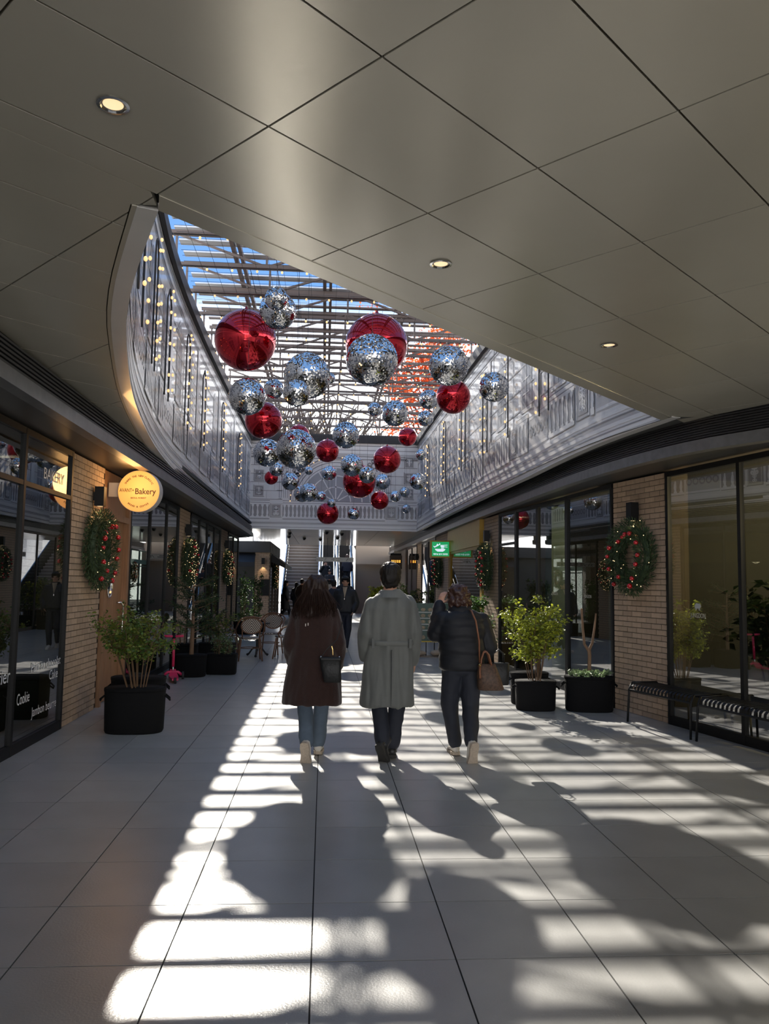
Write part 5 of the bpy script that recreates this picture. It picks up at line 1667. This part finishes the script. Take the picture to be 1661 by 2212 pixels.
# ================================================================== TREES BEYOND THE ROOF
def bare_tree(x, y, h, seed, label, spread=.45):
    rd = random.Random(seed)
    t = thing('bare_tree', label, 'tree', (x, y, 0), group='bare winter trees beyond the skylight')
    m = MB()
    def grow(p, d, L, r, lv):
        q = p + d * L * .5 + Vector((rd.gauss(0, .05), rd.gauss(0, .05), 0)) * L; e = p + d * L
        m.tube([p, q, e], [r, r * .85, r * .7], 5 if lv < 2 else 4, False)
        if lv >= 5: return
        for k in range(3 if lv < 4 else 2):
            nd = (d + Vector((rd.gauss(0, spread), rd.gauss(0, spread), rd.uniform(.0, .35)))).normalized()
            grow(e if k == 0 else q.lerp(e, rd.random()), nd, L * rd.uniform(.62, .82), r * .68, lv + 1)
    grow(Vector((0, 0, 0)), Vector((rd.gauss(0, .04), rd.gauss(0, .04), 1)).normalized(), h * .30, h * .019, 0)
    m.build('branches', 'bark', t, kind='stuff')
    return t
for k, (x, y, h, lab) in enumerate(((-4.5, 54, 17, 'bare tree at the bakery side seen through the skylight'), (-1.2, 60, 17.5, 'bare tree above the printed arch seen through the skylight'), (2.4, 57, 18, 'bare tree right of the middle seen through the skylight'), (6.2, 62, 18, 'bare tree at the noodle shop side seen through the skylight'))):
    bare_tree(x, y, h, 60 + k, lab)
t = thing('maple_tree', 'orange-red maple crown seen through the skylight', 'tree', (5.1, 33.0, 0))
rd = random.Random(77); st = MB(); lf = MB(); tips = []
st.tube([(0, 0, 0), (-.2, 0, 4), (-.4, 0, 8)], [.2, .17, .12], 8)
for k in range(40):
    a = rd.uniform(0, 2 * PI); b = Vector((-.3, 0, rd.uniform(5.5, 9))); e = Vector((-.5, 0, 11.2)) + Vector((rd.gauss(0, 1), rd.gauss(0, 1), rd.gauss(0, .9))) * 1.4
    st.tube([b, b.lerp(e, .5), e], [.05, .03, .012], 5, False); tips.append((b, e))
for k in range(9500):
    b, e = rd.choice(tips); c = b.lerp(e, rd.uniform(.5, 1.05)) + Vector((rd.gauss(0, .28), rd.gauss(0, .28), rd.gauss(0, .22)))
    leaf(lf, c, Vector((rd.gauss(0, 1), rd.gauss(0, 1), rd.gauss(0, .6))), rd.uniform(.11, .19), rd.uniform(.04, .07), rd)
st.build('trunk', 'bark', t); lf.build('leaves', 'leaf_maple', t, kind='stuff')
# ================================================================== PEOPLE
# local frame: x to the person's right, y forward, z up; the Empty stands between the feet
def add_head(m, c, s=1.0):
    m.ball((c[0], c[1] - .012 * s, c[2] + .012 * s), .074 * s, .092 * s, .098 * s, 20, 14)
    m.ball((c[0], c[1] + .022 * s, c[2] - .050 * s), .056 * s, .062 * s, .066 * s, 16, 12)
    m.ball((c[0], c[1] + .045 * s, c[2] - .088 * s), .030 * s, .030 * s, .024 * s, 12, 8)
    m.ball((c[0], c[1] + .086 * s, c[2] - .030 * s), .012 * s, .018 * s, .020 * s, 10, 8)
    m.ball((c[0], c[1] + .072 * s, c[2] + .012 * s), .050 * s, .015 * s, .012 * s, 12, 8)
    for sg in (-1, 1):
        m.ball((c[0] + sg * .077 * s, c[1] - .008 * s, c[2] - .022 * s), .011 * s, .020 * s, .032 * s, 10, 8)
def face_parts(body, c, s=1.0, mask=False):
    for sg in (-1, 1):
        MB().ball((c[0] + sg * .031 * s, c[1] + .074 * s, c[2] - .006 * s), .013 * s, .008 * s, .007 * s, 10, 8).build('eye', 'eye_dark', body, True)
        MB().ball((c[0] + sg * .031 * s, c[1] + .078 * s, c[2] + .016 * s), .019 * s, .008 * s, .0045 * s, 10, 6).build('eyebrow', 'hair_black', body, True)
    MB().ball((c[0], c[1] + .076 * s, c[2] - .066 * s), .022 * s, .009 * s, .007 * s, 10, 6).build('mouth', 'lip', body, True)
def hand(m, wrist, d, nrm, curl=.35, s=1.0, thumb=1):
    """palm and five bent fingers; d points along the hand, nrm out of the back of the hand, thumb on the +-side"""
    d = Vector(d).normalized(); nrm = Vector(nrm); nrm = (nrm - d * nrm.dot(d)).normalized(); e = d.cross(nrm) * thumb
    w = Vector(wrist)
    m.tube([w - d * .02, w + d * .03 * s, w + d * .085 * s], [(.026 * s, .018 * s), (.038 * s, .017 * s), (.040 * s, .014 * s)], 10, True, tuple(e))
    for k, (o, L) in enumerate(((.030, .068), (.010, .078), (-.010, .072), (-.029, .056))):
        b = w + d * .078 * s + e * o * s
        d1 = (d - nrm * curl * .6).normalized(); d2 = (d - nrm * curl * 1.6).normalized(); d3 = (d - nrm * curl * 2.6).normalized()
        p1 = b + d1 * L * .42 * s; p2 = p1 + d2 * L * .32 * s; p3 = p2 + d3 * L * .26 * s
        m.tube([b - d * .012, p1, p2, p3], [.0092 * s, .0088 * s, .0080 * s, .0066 * s], 8)
    b = w + d * .018 * s + e * .030 * s
    t1 = (d * .75 + e * .85 - nrm * .25).normalized(); p1 = b + t1 * .038 * s; p2 = p1 + (d * .95 + e * .35 - nrm * .35).normalized() * .030 * s
    m.tube([b - t1 * .01, p1, p2], [.0115 * s, .0102 * s, .0080 * s], 8)
def shoe(parent, ankle, toe_dir, L, up=(0, 0, 1), mt='white_shoe', sole='sole', w=.045, boot=False):
    """shoe whose heel sits under the ankle; toe_dir gives its pitch"""
    d = Vector(toe_dir).normalized(); up = Vector(up); up = (up - d * up.dot(d)).normalized(); s = d.cross(up)
    a = Vector(ankle); heel = a - up * .075 - d * .055
    def ring(u, hw, h0, h1):
        c = heel + d * u * L
        return [c + s * hw * math.cos(q) + up * ((h0 + h1) / 2 + (h1 - h0) / 2 * math.sin(q)) for q in [2 * PI * k / 14 for k in range(14)]]
    rings = [ring(.0, w * .45, .012, .06), ring(.06, w * .78, .010, .085), ring(.30, w * .88, .010, .098 if not boot else .11), ring(.45, w * .85, .010, .082), ring(.70, w * 1.02, .010, .058), ring(.90, w * .86, .010, .045), ring(1.0, w * .40, .012, .032)]
    m = MB(); vs = [p for r_ in rings for p in r_]; fs = []
    for i in range(len(rings) - 1):
        for k in range(14): fs.append((i * 14 + k, i * 14 + (k + 1) % 14, (i + 1) * 14 + (k + 1) % 14, (i + 1) * 14 + k))
    fs.append(tuple(range(14))[::-1]); fs.append(tuple((len(rings) - 1) * 14 + k for k in range(14)))
    m.add(vs, fs)
    if boot: m.tube([a - up * .04, a + up * .07], [.047, .05], 14)
    o = m.build('shoe', mt, parent, True)
    q = MB(); out = [(-.01, .40), (.03, .78), (.2, .92), (.42, .80), (.7, 1.06), (.9, .88), (1.02, .40)]
    lo = [heel + d * u * L + s * w * k - up * .010 for u, k in out] + [heel + d * u * L - s * w * k - up * .010 for u, k in out[::-1]]
    hi = [p + up * .028 for p in lo]; n_ = len(lo)
    q.add(lo + hi, [tuple(range(n_))[::-1], tuple(range(n_, 2 * n_))] + [(k, (k + 1) % n_, n_ + (k + 1) % n_, n_ + k) for k in range(n_)])
    q.build('sole', sole, o)
    return o
def limb(m, pts, rad, n=12):
    """smooth tapering limb through its joints"""
    P = [Vector(p) for p in pts]; out = []; R_ = []
    for i in range(len(P) - 1):
        for j in range(4):
            t_ = j / 4; out.append(P[i].lerp(P[i + 1], t_)); R_.append(rad[i] + (rad[i + 1] - rad[i]) * t_)
    out.append(P[-1]); R_.append(rad[-1]); m.tube(out, R_, n)
    for p, r_ in zip(P, rad): m.ball(p, r_ * .99, n=12, m=8)

def person(label, loc, rz, cfg, group=None):
    t = thing('person', label, 'person', loc, rz, group)
    k = cfg.get('s', 1.0); vx = cfg.get('voxel', .014)
    S = lambda p: tuple(q * k for q in p)
    hd = S(cfg['head']); hs = cfg.get('hs', 1.0) * k
    # --- body: one continuous surface
    m = MB(); add_head(m, hd, hs)
    m.tube([(hd[0], hd[1] - .015, hd[2] - .06 * hs), (hd[0] * .6, hd[1] - .035, hd[2] - .20 * hs)], [.056 * hs, .064 * hs], 12)
    zs = cfg['sh_z'] * k; hz = cfg['hip_z'] * k
    m.loft([(hz - .06, 0, 0, .12 * k, .09 * k), (hz + .08, 0, 0, .13 * k, .09 * k), ((hz + zs) / 2, 0, 0, .115 * k, .085 * k), (zs - .10, 0, 0, .145 * k, .095 * k), (zs, 0, -.01, .13 * k, .07 * k), (zs + .07, hd[0] * .5, -.02, .06 * k, .055 * k)], 18)
    for a in cfg['arms']:
        limb(m, [S(p) for p in a['j']], [.045 * k, .037 * k, .026 * k], 10)
        dj = Vector(a['j'][2]) - Vector(a['j'][1])
        hand(m, S(a['j'][2]), a.get('hd', dj), a.get('hn', (0, -1, 0)), a.get('curl', .4), k * .95, a.get('thumb', 1))
    for l in cfg['legs']:
        limb(m, [S(p) for p in l['j']], [.070 * k, .048 * k, .034 * k], 10)
    body = link('body', with_mat(remeshed(m, cfg.get('bvoxel', vx), 2), 'skin'), t)
    face_parts(body, hd, hs)
    # --- trousers
    m = MB()
    lr = cfg.get('leg_r', (.098, .070, .062))
    m.loft([(hz - .07, 0, 0, .15 * k, .115 * k), (hz + .02, 0, 0, .165 * k, .12 * k), (hz + .14, 0, 0, .15 * k, .11 * k)], 18)
    for l in cfg['legs']:
        P = [Vector(S(p)) for p in l['j']]
        P[2] = P[1].lerp(P[2], l.get('cut', .97))
        limb(m, P, [lr[0] * k, lr[1] * k, lr[2] * k])
    link('trousers', with_mat(remeshed(m, vx, 4, .012, (10, 10, 7), 3.1), cfg['legmat']), t)
    # --- shoes
    for l in cfg['legs']:
        shoe(t, S(l['j'][2]), l.get('toe', (0, 1, -.05)), .265 * k * l.get('len', 1), mt=cfg['shoe'][0], sole=cfg['shoe'][1], w=.046 * k, boot=cfg.get('boot', False))
    # --- coat or jacket
    m = MB(); m.loft([(z * k, x * k, y * k, a * k, b * k) for z, x, y, a, b in cfg['coat']], 32, cfg.get('sq', 2.3))
    ar = cfg.get('arm_r', (.085, .070, .058))
    for a in cfg['arms']:
        P = [Vector(S(p)) for p in a['j']]; P[2] = P[1].lerp(P[2], a.get('cuff', 1.0))
        limb(m, P, [ar[0] * k, ar[1] * k, ar[2] * k])
    coat = link(cfg.get('coatname', 'coat'), with_mat(remeshed(m, vx * .9, 5, cfg.get('fold', .014), cfg.get('ff', (10, 10, 2.2)), 1.3), cfg['coatmat']), t)
    if 'collar' in cfg:
        z0, r_, h = cfg['collar']
        c = MB(); c.loft([(z0 * k, hd[0] * .5, hd[1] * .4 - .025, r_ * 1.18 * k, r_ * 1.05 * k), ((z0 + h * .6) * k, hd[0] * .7, hd[1] * .6 - .02, r_ * k, r_ * .92 * k), ((z0 + h) * k, hd[0] * .8, hd[1] * .7 - .02, r_ * .95 * k, r_ * .88 * k), ((z0 + h) * k, hd[0] * .8, hd[1] * .7 - .02, r_ * .82 * k, r_ * .76 * k), ((z0 + h * .3) * k, hd[0] * .6, hd[1] * .5 - .02, r_ * .8 * k, r_ * .7 * k)], 24)
        c.build('collar', cfg.get('collarmat', cfg['coatmat']), coat, True)
    # --- hair
    m = MB()
    for (c, rr) in cfg['hair']:
        m.ball((hd[0] + c[0] * hs, hd[1] + c[1] * hs, hd[2] + c[2] * hs), rr[0] * hs, rr[1] * hs, rr[2] * hs, 18, 12)
    for rg_ in cfg.get('hairloft', ()):
        m.loft([(hd[2] + z * hs, hd[0] + x * hs, hd[1] + y * hs, a * hs, b * hs) for z, x, y, a, b in rg_], 24)
    link('hair', with_mat(remeshed(m, cfg.get('hvoxel', vx * .7), 3, cfg.get('hfold', .008), cfg.get('hff', (38, 38, 6)), 5.0), cfg['hairmat']), t)
    return t, coat
SHORT = [((0, -.018, .030), (.086, .100, .092)), ((0, -.045, -.015), (.080, .072, .078)), ((0, .045, .075), (.062, .045, .035))]
LONG = SHORT + [((0, -.05, -.06), (.088, .07, .10))]

# ---- woman in the brown coat
w1, coat = person('person from behind in long dark brown coat and jeans with long wavy hair', (-.075, 7.58, 0), math.radians(-3), dict(
    s=1.0, voxel=.012, head=(0, .03, 1.535), sh_z=1.34, hip_z=.86,
    coat=[(.485, -.01, -.02, .268, .185), (.50, -.01, -.02, .272, .19), (.75, 0, -.01, .245, .17), (.95, 0, 0, .218, .155), (1.08, 0, 0, .200, .145), (1.22, 0, 0, .205, .145), (1.32, 0, -.005, .195, .125), (1.385, 0, -.01, .145, .10), (1.43, 0, -.005, .085, .08)],
    coatmat='coat_brown', sq=2.5, arm_r=(.080, .076, .066), fold=.018,
    arms=[dict(j=[(-.155, 0, 1.29), (-.225, -.03, 1.04), (-.205, .07, .86)], hd=(.2, .3, -1), hn=(-1, 0, 0), thumb=-1), dict(j=[(.155, 0, 1.29), (.222, -.03, 1.04), (.21, .06, .84)], hd=(-.2, .3, -1), hn=(1, 0, 0))],
    legs=[dict(j=[(-.085, 0, .86), (-.075, -.02, .46), (-.035, -.20, .155)], toe=(.06, .30, -.95), cut=.93), dict(j=[(.085, 0, .86), (.075, .12, .47), (.045, .16, .088)], toe=(0, 1, -.05), cut=.95)],
    leg_r=(.095, .072, .066), legmat='denim', shoe=('white_shoe', 'sole'),
    hair=[((0, -.022, .022), (.108, .112, .100)), ((0, -.05, -.06), (.108, .085, .11))], hairloft=[[(-.30, .01, -.075, .180, .055), (-.25, .0, -.085, .182, .085), (-.16, 0, -.075, .158, .092), (-.06, 0, -.055, .126, .092), (.04, 0, -.03, .108, .092)]], hairmat='hair_brown', hfold=.022, hff=(22, 22, 9)))
m = MB(); m.obox((-.075, -.165, 1.205), (.004, 0, 0), (0, .004, 0), (0, 0, .012)); m.obox((-.052, -.165, 1.212), (.004, 0, 0), (0, .004, 0), (0, 0, .012)); m.build('hook_tabs', 'white_shoe', coat)
MB().tube([(.165, -.17, 1.02), (.175, -.175, .99), (.178, -.17, .94)], .006, 6).build('gold_clasp', 'gold', coat)
# loose outer strands
hs_ = MB(); rd = random.Random(8)
for q in range(240):
    a = rd.uniform(PI * .95, PI * 2.05); top = Vector((.105 * math.cos(a), -.02 + .10 * math.sin(a) * .9, 1.53)); r_ = rd.uniform(.15, .215)
    end = Vector((r_ * math.cos(a) * 1.0, -.03 + .12 * math.sin(a), rd.uniform(1.24, 1.31)))
    mid = top.lerp(end, .5) + Vector((math.cos(a), math.sin(a), 0)) * rd.uniform(.0, .04) + Vector((rd.gauss(0, .012), 0, 0))
    hs_.tube([top, mid, mid.lerp(end, .6) + Vector((rd.gauss(0, .022), rd.gauss(0, .012), 0)), end], [.0025, .003, .0025, .0008], 4)
hs_.build('hair_strands', 'hair_brown', w1, kind='stuff')

# ---- man in the grey coat
m1, coat = person('person from behind in knee length grey trench coat and dark trousers', (.62, 7.56, 0), math.radians(2), dict(
    s=1.0, voxel=.012, head=(-.005, .03, 1.655), sh_z=1.47, hip_z=.92, hs=1.07,
    coat=[(.475, -.02, -.02, .236, .165), (.49, -.02, -.02, .238, .168), (.75, -.015, -.01, .225, .16), (1.0, 0, 0, .212, .15), (1.05, 0, 0, .205, .148), (1.2, 0, 0, .212, .15), (1.36, 0, -.005, .222, .145), (1.43, 0, -.01, .200, .12), (1.475, 0, -.015, .150, .10), (1.505, 0, -.012, .10, .085), (1.53, 0, -.01, .08, .078)],
    coatmat='coat_grey', sq=2.6, arm_r=(.082, .070, .060), fold=.026, ff=(11, 11, 1.6),
    arms=[dict(j=[(-.170, 0, 1.395), (-.228, -.03, 1.14), (-.215, .05, .92)], hd=(.1, .4, -1), hn=(-1, 0, 0), thumb=-1), dict(j=[(.170, 0, 1.395), (.228, -.02, 1.14), (.238, .05, .87)], hd=(0, .2, -1), hn=(1, 0, 0))],
    legs=[dict(j=[(-.09, 0, .92), (-.095, .0, .50), (-.065, -.17, .16)], toe=(.30, .45, -.84), cut=.92), dict(j=[(.09, 0, .92), (.085, .06, .50), (.035, .02, .088)], toe=(.05, 1, -.05), cut=.92)],
    leg_r=(.10, .078, .070), legmat='navy', shoe=('black_shoe', 'sole_dark'), boot=True, collar=(1.46, .095, .07), collarmat='coat_grey',
    hair=[((0, -.020, .036), (.093, .106, .094)), ((0, -.045, -.010), (.092, .078, .080)), ((0, .045, .078), (.066, .048, .036)), ((0, -.062, -.060), (.068, .042, .05))], hairmat='hair_black', hfold=.011, hff=(45, 45, 12)))
m = MB(); m.loft([(1.025, 0, -.004, .214, .157), (1.03, 0, -.004, .219, .162), (1.065, 0, -.004, .218, .161), (1.07, 0, -.004, .213, .156)], 40, 2.6); m.build('belt', 'coat_grey', coat, True)
for x in (-.17, .17): MB().box(x - .012, x + .012, -.158, -.135, 1.005, 1.09).build('belt_loop', 'coat_grey_dark', coat)
MB().box(-.003, .003, -.197, -.15, .49, .99).build('back_vent', 'coat_grey_dark', coat)
m = MB()
for q in range(16):
    a0, a1 = PI * 1.08 + PI * .84 * q / 16, PI * 1.08 + PI * .84 * (q + 1) / 16
    m.poly([(.112 * math.cos(a0), -.012 + .105 * math.sin(a0), 1.522), (.112 * math.cos(a1), -.012 + .105 * math.sin(a1), 1.522), (.150 * math.cos(a1), -.02 + .135 * math.sin(a1), 1.462), (.150 * math.cos(a0), -.02 + .135 * math.sin(a0), 1.462)])
m.build('collar_fall', 'coat_grey', coat, True)
MB().ball((-.062, .075, 1.60), .022, .040, .042, 12, 8).build('face_mask', 'menu_white', m1, True)

# ---- woman in the black puffer shading her eyes
w2, coat = person('person from behind in black puffer jacket shading the face with a raised hand', (1.29, 7.56, 0), math.radians(4), dict(
    s=1.0, voxel=.012, bvoxel=.007, head=(-.02, .05, 1.465), sh_z=1.28, hip_z=.84,
    coat=[(.80, 0, -.01, .195, .15), (.82, 0, -.01, .21, .165), (.90, 0, -.01, .215, .17), (.945, 0, -.01, .203, .157), (.99, 0, -.01, .218, .172), (1.065, 0, 0, .212, .168), (1.085, 0, 0, .202, .156), (1.13, 0, 0, .218, .170), (1.205, 0, 0, .216, .165), (1.225, 0, 0, .203, .152), (1.27, 0, 0, .210, .150), (1.325, 0, 0, .165, .12), (1.36, 0, .01, .11, .10)],
    coatmat='puffer', coatname='puffer_jacket', sq=2.4, arm_r=(.086, .078, .062), fold=.006, ff=(7, 7, 22),
    arms=[dict(j=[(-.175, .0, 1.255), (-.245, .04, 1.125), (-.190, .10, 1.405)], hd=(.32, .10, .9), hn=(-.75, -.65, .2), thumb=1, curl=.42, cuff=.93), dict(j=[(.19, 0, 1.25), (.262, -.02, 1.02), (.205, .08, .86)], hd=(.0, .5, -1), hn=(1, 0, 0))],
    legs=[dict(j=[(-.085, 0, .84), (-.085, .10, .46), (-.02, .14, .088)], toe=(0, 1, -.05), cut=.93), dict(j=[(.085, 0, .84), (.085, -.02, .46), (.045, -.20, .155)], toe=(-.05, .28, -.96), cut=.9)],
    leg_r=(.108, .080, .064), legmat='navy', shoe=('white_shoe', 'sole'), collar=(1.315, .112, .075),
    hair=[((0, -.02, .03), (.105, .112, .098)), ((0, -.055, -.04), (.108, .085, .09)), ((.05, -.05, -.06), (.06, .06, .07)), ((-.05, -.05, -.06), (.06, .06, .07)), ((0, .02, .085), (.085, .07, .045))], hairmat='hair_curl', hfold=.022, hff=(26, 26, 26), hvoxel=.008))

# ---- bags carried by the walkers (things of their own)
t = thing('shoulder_bag', 'black leather bucket bag hanging behind the brown coat', 'bag', (.075, 7.34, .82))
m = MB(); m.loft([(-.115, .02, 0, .070, .030), (-.105, .02, 0, .078, .036), (.0, .005, 0, .088, .040), (.10, -.005, 0, .098, .030), (.108, -.005, 0, .098, .016)], 24, 3.5); m.build('bag_body', 'bag_black', t, True)
MB().box(-.085, .085, -.035, .03, .085, .098).build('top_seam', 'black_metal', t)
MB().tube([(-.09, 0, .10), (-.04, .02, .17), (.05, .02, .26), (.10, .05, .42)], .005, 6).build('strap', 'bag_black', t)
for x in (-.09, .075): MB().ball((x, -.012, .108), .009, n=8, m=6).build('ring', 'chrome', t)
t = thing('handbag', 'brown patterned handbag with tan handles hanging beside the puffer jacket', 'bag', (1.52, 7.42, .735))
m = MB(); m.loft([(-.10, .02, 0, .110, .060), (-.09, .02, 0, .120, .068), (.02, .0, 0, .105, .065), (.12, -.02, 0, .085, .042), (.135, -.02, 0, .08, .03)], 24, 3.0); m.build('bag_body', 'bag_brown', t, True)
for y in (-.03, .03): MB().tube([(-.08, y, .11), (-.075, y, .18), (-.055, y, .24), (-.03, y, .25), (-.005, y, .22), (.02, y, .12)], .009, 7).build('handle', 'leather_tan', t, True)
MB().tube([(-.09, -.045, .12), (-.092, -.05, .06), (-.088, -.055, .01)], .010, 6).build('key_charm', 'leather_tan', t, True)
MB().tube([(-.085, 0, .13), (-.11, -.10, .35), (-.145, -.12, .53), (-.17, -.04, .615), (-.17, .06, .62)], .008, 6).build('shoulder_strap', 'leather_tan', t, True)
MB().ball((-.092, -.05, .13), .013, n=8, m=6).build('ring', 'gold', t)
t = thing('tote_bag', 'black shopping tote behind the brown handbag', 'bag', (1.645, 7.60, .75))
m = MB(); m.loft([(-.09, 0, 0, .09, .05), (-.08, 0, 0, .1, .055), (.11, 0, 0, .105, .05), (.115, 0, 0, .10, .045)], 20, 4); m.build('bag_body', 'bag_black', t, True)
for y in (-.03, .03): MB().tube([(-.05, y, .11), (-.05, y, .20), (0, y, .24), (.05, y, .20), (.05, y, .11)], .006, 6).build('handle', 'bag_black', t, True)

# ---- man walking towards the camera
m2, coat = person('person walking toward the camera in black zip jacket over beige top', (.50, 18.9, 0), math.radians(172), dict(
    s=1.0, voxel=.016, bvoxel=.010, head=(0, .05, 1.61), sh_z=1.42, hip_z=.90,
    coat=[(.88, 0, 0, .20, .14), (.92, 0, 0, .225, .16), (1.1, 0, 0, .225, .16), (1.28, 0, 0, .235, .155), (1.38, 0, 0, .215, .125), (1.44, 0, -.005, .14, .095), (1.48, 0, -.005, .09, .08)],
    coatmat='jacket_black', coatname='jacket', arm_r=(.085, .080, .070), fold=.014,
    arms=[dict(j=[(-.18, 0, 1.35), (-.262, -.02, 1.12), (-.21, .10, .95)], hd=(.3, .4, -1), hn=(-1, 0, 0), thumb=-1), dict(j=[(.18, 0, 1.35), (.262, -.02, 1.12), (.21, .10, .95)], hd=(-.3, .4, -1), hn=(1, 0, 0))],
    legs=[dict(j=[(-.09, 0, .9), (-.085, .10, .49), (-.05, .16, .088)], toe=(0, 1, .02), cut=.93), dict(j=[(.09, 0, .9), (.08, .04, .49), (.05, -.26, .13)], toe=(0, .6, -.6), cut=.93)],
    leg_r=(.10, .074, .058), legmat='navy', shoe=('white_shoe', 'white_sole'), collar=(1.42, .10, .08),
    hair=[((0, -.018, .034), (.094, .104, .094)), ((0, .045, .062), (.084, .062, .040)), ((0, -.05, -.02), (.086, .07, .08))], hairmat='hair_black', hfold=.007))
m = MB(); m.add([(-.055, .115, 1.47), (.055, .115, 1.47), (0, .178, 1.22), (-.05, .06, 1.50), (.05, .06, 1.50), (0, .15, 1.46)], [(0, 2, 5), (5, 2, 1), (0, 5, 3), (5, 1, 4), (3, 5, 4)]); m.build('beige_top', 'beige_cloth', m2)
MB().bar((0, .178, 1.225), (0, .182, 1.19), .012).build('zip_pull', 'chrome', coat)

# ---- people further away
def walker(label, x, y, rz, h, coatmat, legmat, hairmat='hair_black', long_hair=False, coat_hem=.8, stride=.12, arms=None, shoes=('black_shoe', 'sole_dark'), z=0.0, wide=1.0, voxel=.022):
    s = h / 1.70
    person(label, (x, y, z), rz, dict(s=s, voxel=voxel, bvoxel=.014, head=(0, .03, 1.575), sh_z=1.39, hip_z=.88,
        coat=[(coat_hem, 0, 0, .205 * wide, .15), (coat_hem + .02, 0, 0, .215 * wide, .16), (1.1, 0, 0, .205 * wide, .15), (1.25, 0, 0, .21 * wide, .15), (1.35, 0, 0, .195 * wide, .12), (1.42, 0, 0, .12, .09), (1.45, 0, 0, .08, .075)],
        coatmat=coatmat, arm_r=(.078, .072, .062),
        arms=arms or [dict(j=[(-.165, 0, 1.32), (-.235, -.03, 1.08), (-.22, .08, .88)], hn=(-1, 0, 0), thumb=-1), dict(j=[(.165, 0, 1.32), (.235, -.03, 1.08), (.22, .08, .88)], hn=(1, 0, 0))],
        legs=[dict(j=[(-.085, 0, .88), (-.085, stride * .7, .47), (-.075, stride, .088)]), dict(j=[(.085, 0, .88), (.085, stride * .1, .47), (.075, -stride, .10)], toe=(0, 1, -.25 if stride > .05 else -.05))],
        leg_r=(.10, .08, .075), legmat=legmat, shoe=shoes, hair=LONG if long_hair else SHORT,
        hairloft=[[(-.22, 0, -.06, .12, .05), (-.12, 0, -.06, .105, .07), (.0, 0, -.04, .095, .08)]] if long_hair else (), hairmat=hairmat, hvoxel=.014))
phone = [dict(j=[(-.19, 0, 1.35), (-.22, .04, 1.10), (-.06, .26, 1.16)], hn=(0, .3, -1), thumb=-1), dict(j=[(.19, 0, 1.35), (.22, .04, 1.10), (.06, .26, 1.16)], hn=(0, .3, -1))]
walker('person in long black coat walking across before the staircase', -1.62, 34.7, math.radians(-78), 1.62, 'jacket_black', 'navy', 'hair_black', True, .42, .26)
walker('person with long dark hair and dark backpack near the staircase foot', -1.20, 36.0, math.radians(10), 1.56, 'navy', 'navy', 'hair_black', True, .78, .08)
walker('person in brown coat beside the backpack wearer near the staircase foot', -.95, 35.4, math.radians(-14), 1.70, 'coat_brown', 'navy', 'hair_black', False, .55, .05)
walker('person in navy seen from behind at the escalator foot', .28, 23.2, math.radians(6), 1.66, 'navy', 'navy', 'hair_black', False, .75, .10)
walker('taller person in black walking away behind the zip jacket', .60, 24.0, math.radians(-6), 1.80, 'jacket_black', 'navy', 'hair_black', False, .72, .14)
ez = lambda y: max(0, (math.floor((y - SY0 - .3) / .33) + 1) * .188)
walker('rider in cream trousers holding a phone on the escalator', .26, 39.6, PI, 1.62, 'jacket_black', 'cream_cloth', 'hair_black', True, .95, .03, phone, ('white_shoe', 'white_sole'), ez(39.6))
walker('rider in dark clothes raising both hands on the escalator', .06, 40.3, PI, 1.70, 'jacket_black', 'navy', 'hair_black', False, .85, .03, [dict(j=[(-.19, 0, 1.35), (-.26, .06, 1.15), (-.10, .16, 1.42)], hn=(-1, 0, 0), thumb=-1), dict(j=[(.19, 0, 1.35), (.26, .06, 1.15), (.10, .16, 1.42)], hn=(1, 0, 0))], z=ez(40.3))
walker('rider seen from behind on the farther escalator', 1.15, 41.2, 0, 1.68, 'navy', 'jacket_black', 'hair_curl', False, .8, .03, z=ez(41.2))
# seated guest behind the four pane window
w_t, _ = person('seated guest in dark clothes behind the four pane window', (4.75, 12.1, 0), math.radians(96), dict(
    s=1.0, voxel=.022, bvoxel=.014, head=(0, .06, 1.19), sh_z=1.0, hip_z=.50,
    coat=[(.44, 0, 0, .19, .15), (.5, 0, 0, .2, .16), (.75, 0, 0, .2, .15), (.92, 0, .01, .2, .13), (.98, 0, .01, .16, .11), (1.04, 0, .01, .09, .08)], coatmat='jacket_black', coatname='jacket', arm_r=(.085, .075, .06),
    arms=[dict(j=[(-.19, 0, .95), (-.26, .06, .72), (-.12, .30, .74)], hn=(0, 0, 1), thumb=-1), dict(j=[(.19, 0, .95), (.26, .06, .72), (.12, .30, .74)], hn=(0, 0, 1))],
    legs=[dict(j=[(-.1, .02, .50), (-.12, .42, .50), (-.12, .40, .088)]), dict(j=[(.1, .02, .50), (.12, .42, .50), (.12, .40, .088)])],
    legmat='navy', shoe=('black_shoe', 'sole_dark'), hair=SHORT, hairmat='hair_black', hvoxel=.014))
t = thing('dining_chair', 'round backed metal chair under the seated guest behind glass', 'chair', (4.72, 12.1, 0), math.radians(96))
MB().loft([(.40, 0, 0, .21, .21), (.435, 0, 0, .21, .21)], 24).build('seat', 'rubber', t)
for sx in (-1, 1):
    for sy in (-1, 1): MB().tube([(sx * .2, sy * .2, 0), (sx * .17, sy * .17, .41)], .014, 7).build('leg', 'chrome', t)
MB().tube([(.22 * math.cos(PI + PI * q / 12), .24 * math.sin(PI + PI * q / 12), .74) for q in range(13)], .014, 7).build('back_rail', 'chrome', t, True)
for sx in (-1, 1): MB().tube([(sx * .17, -.17, .41), (sx * .17, -.17, .74)], .012, 6).build('back_post', 'chrome', t)
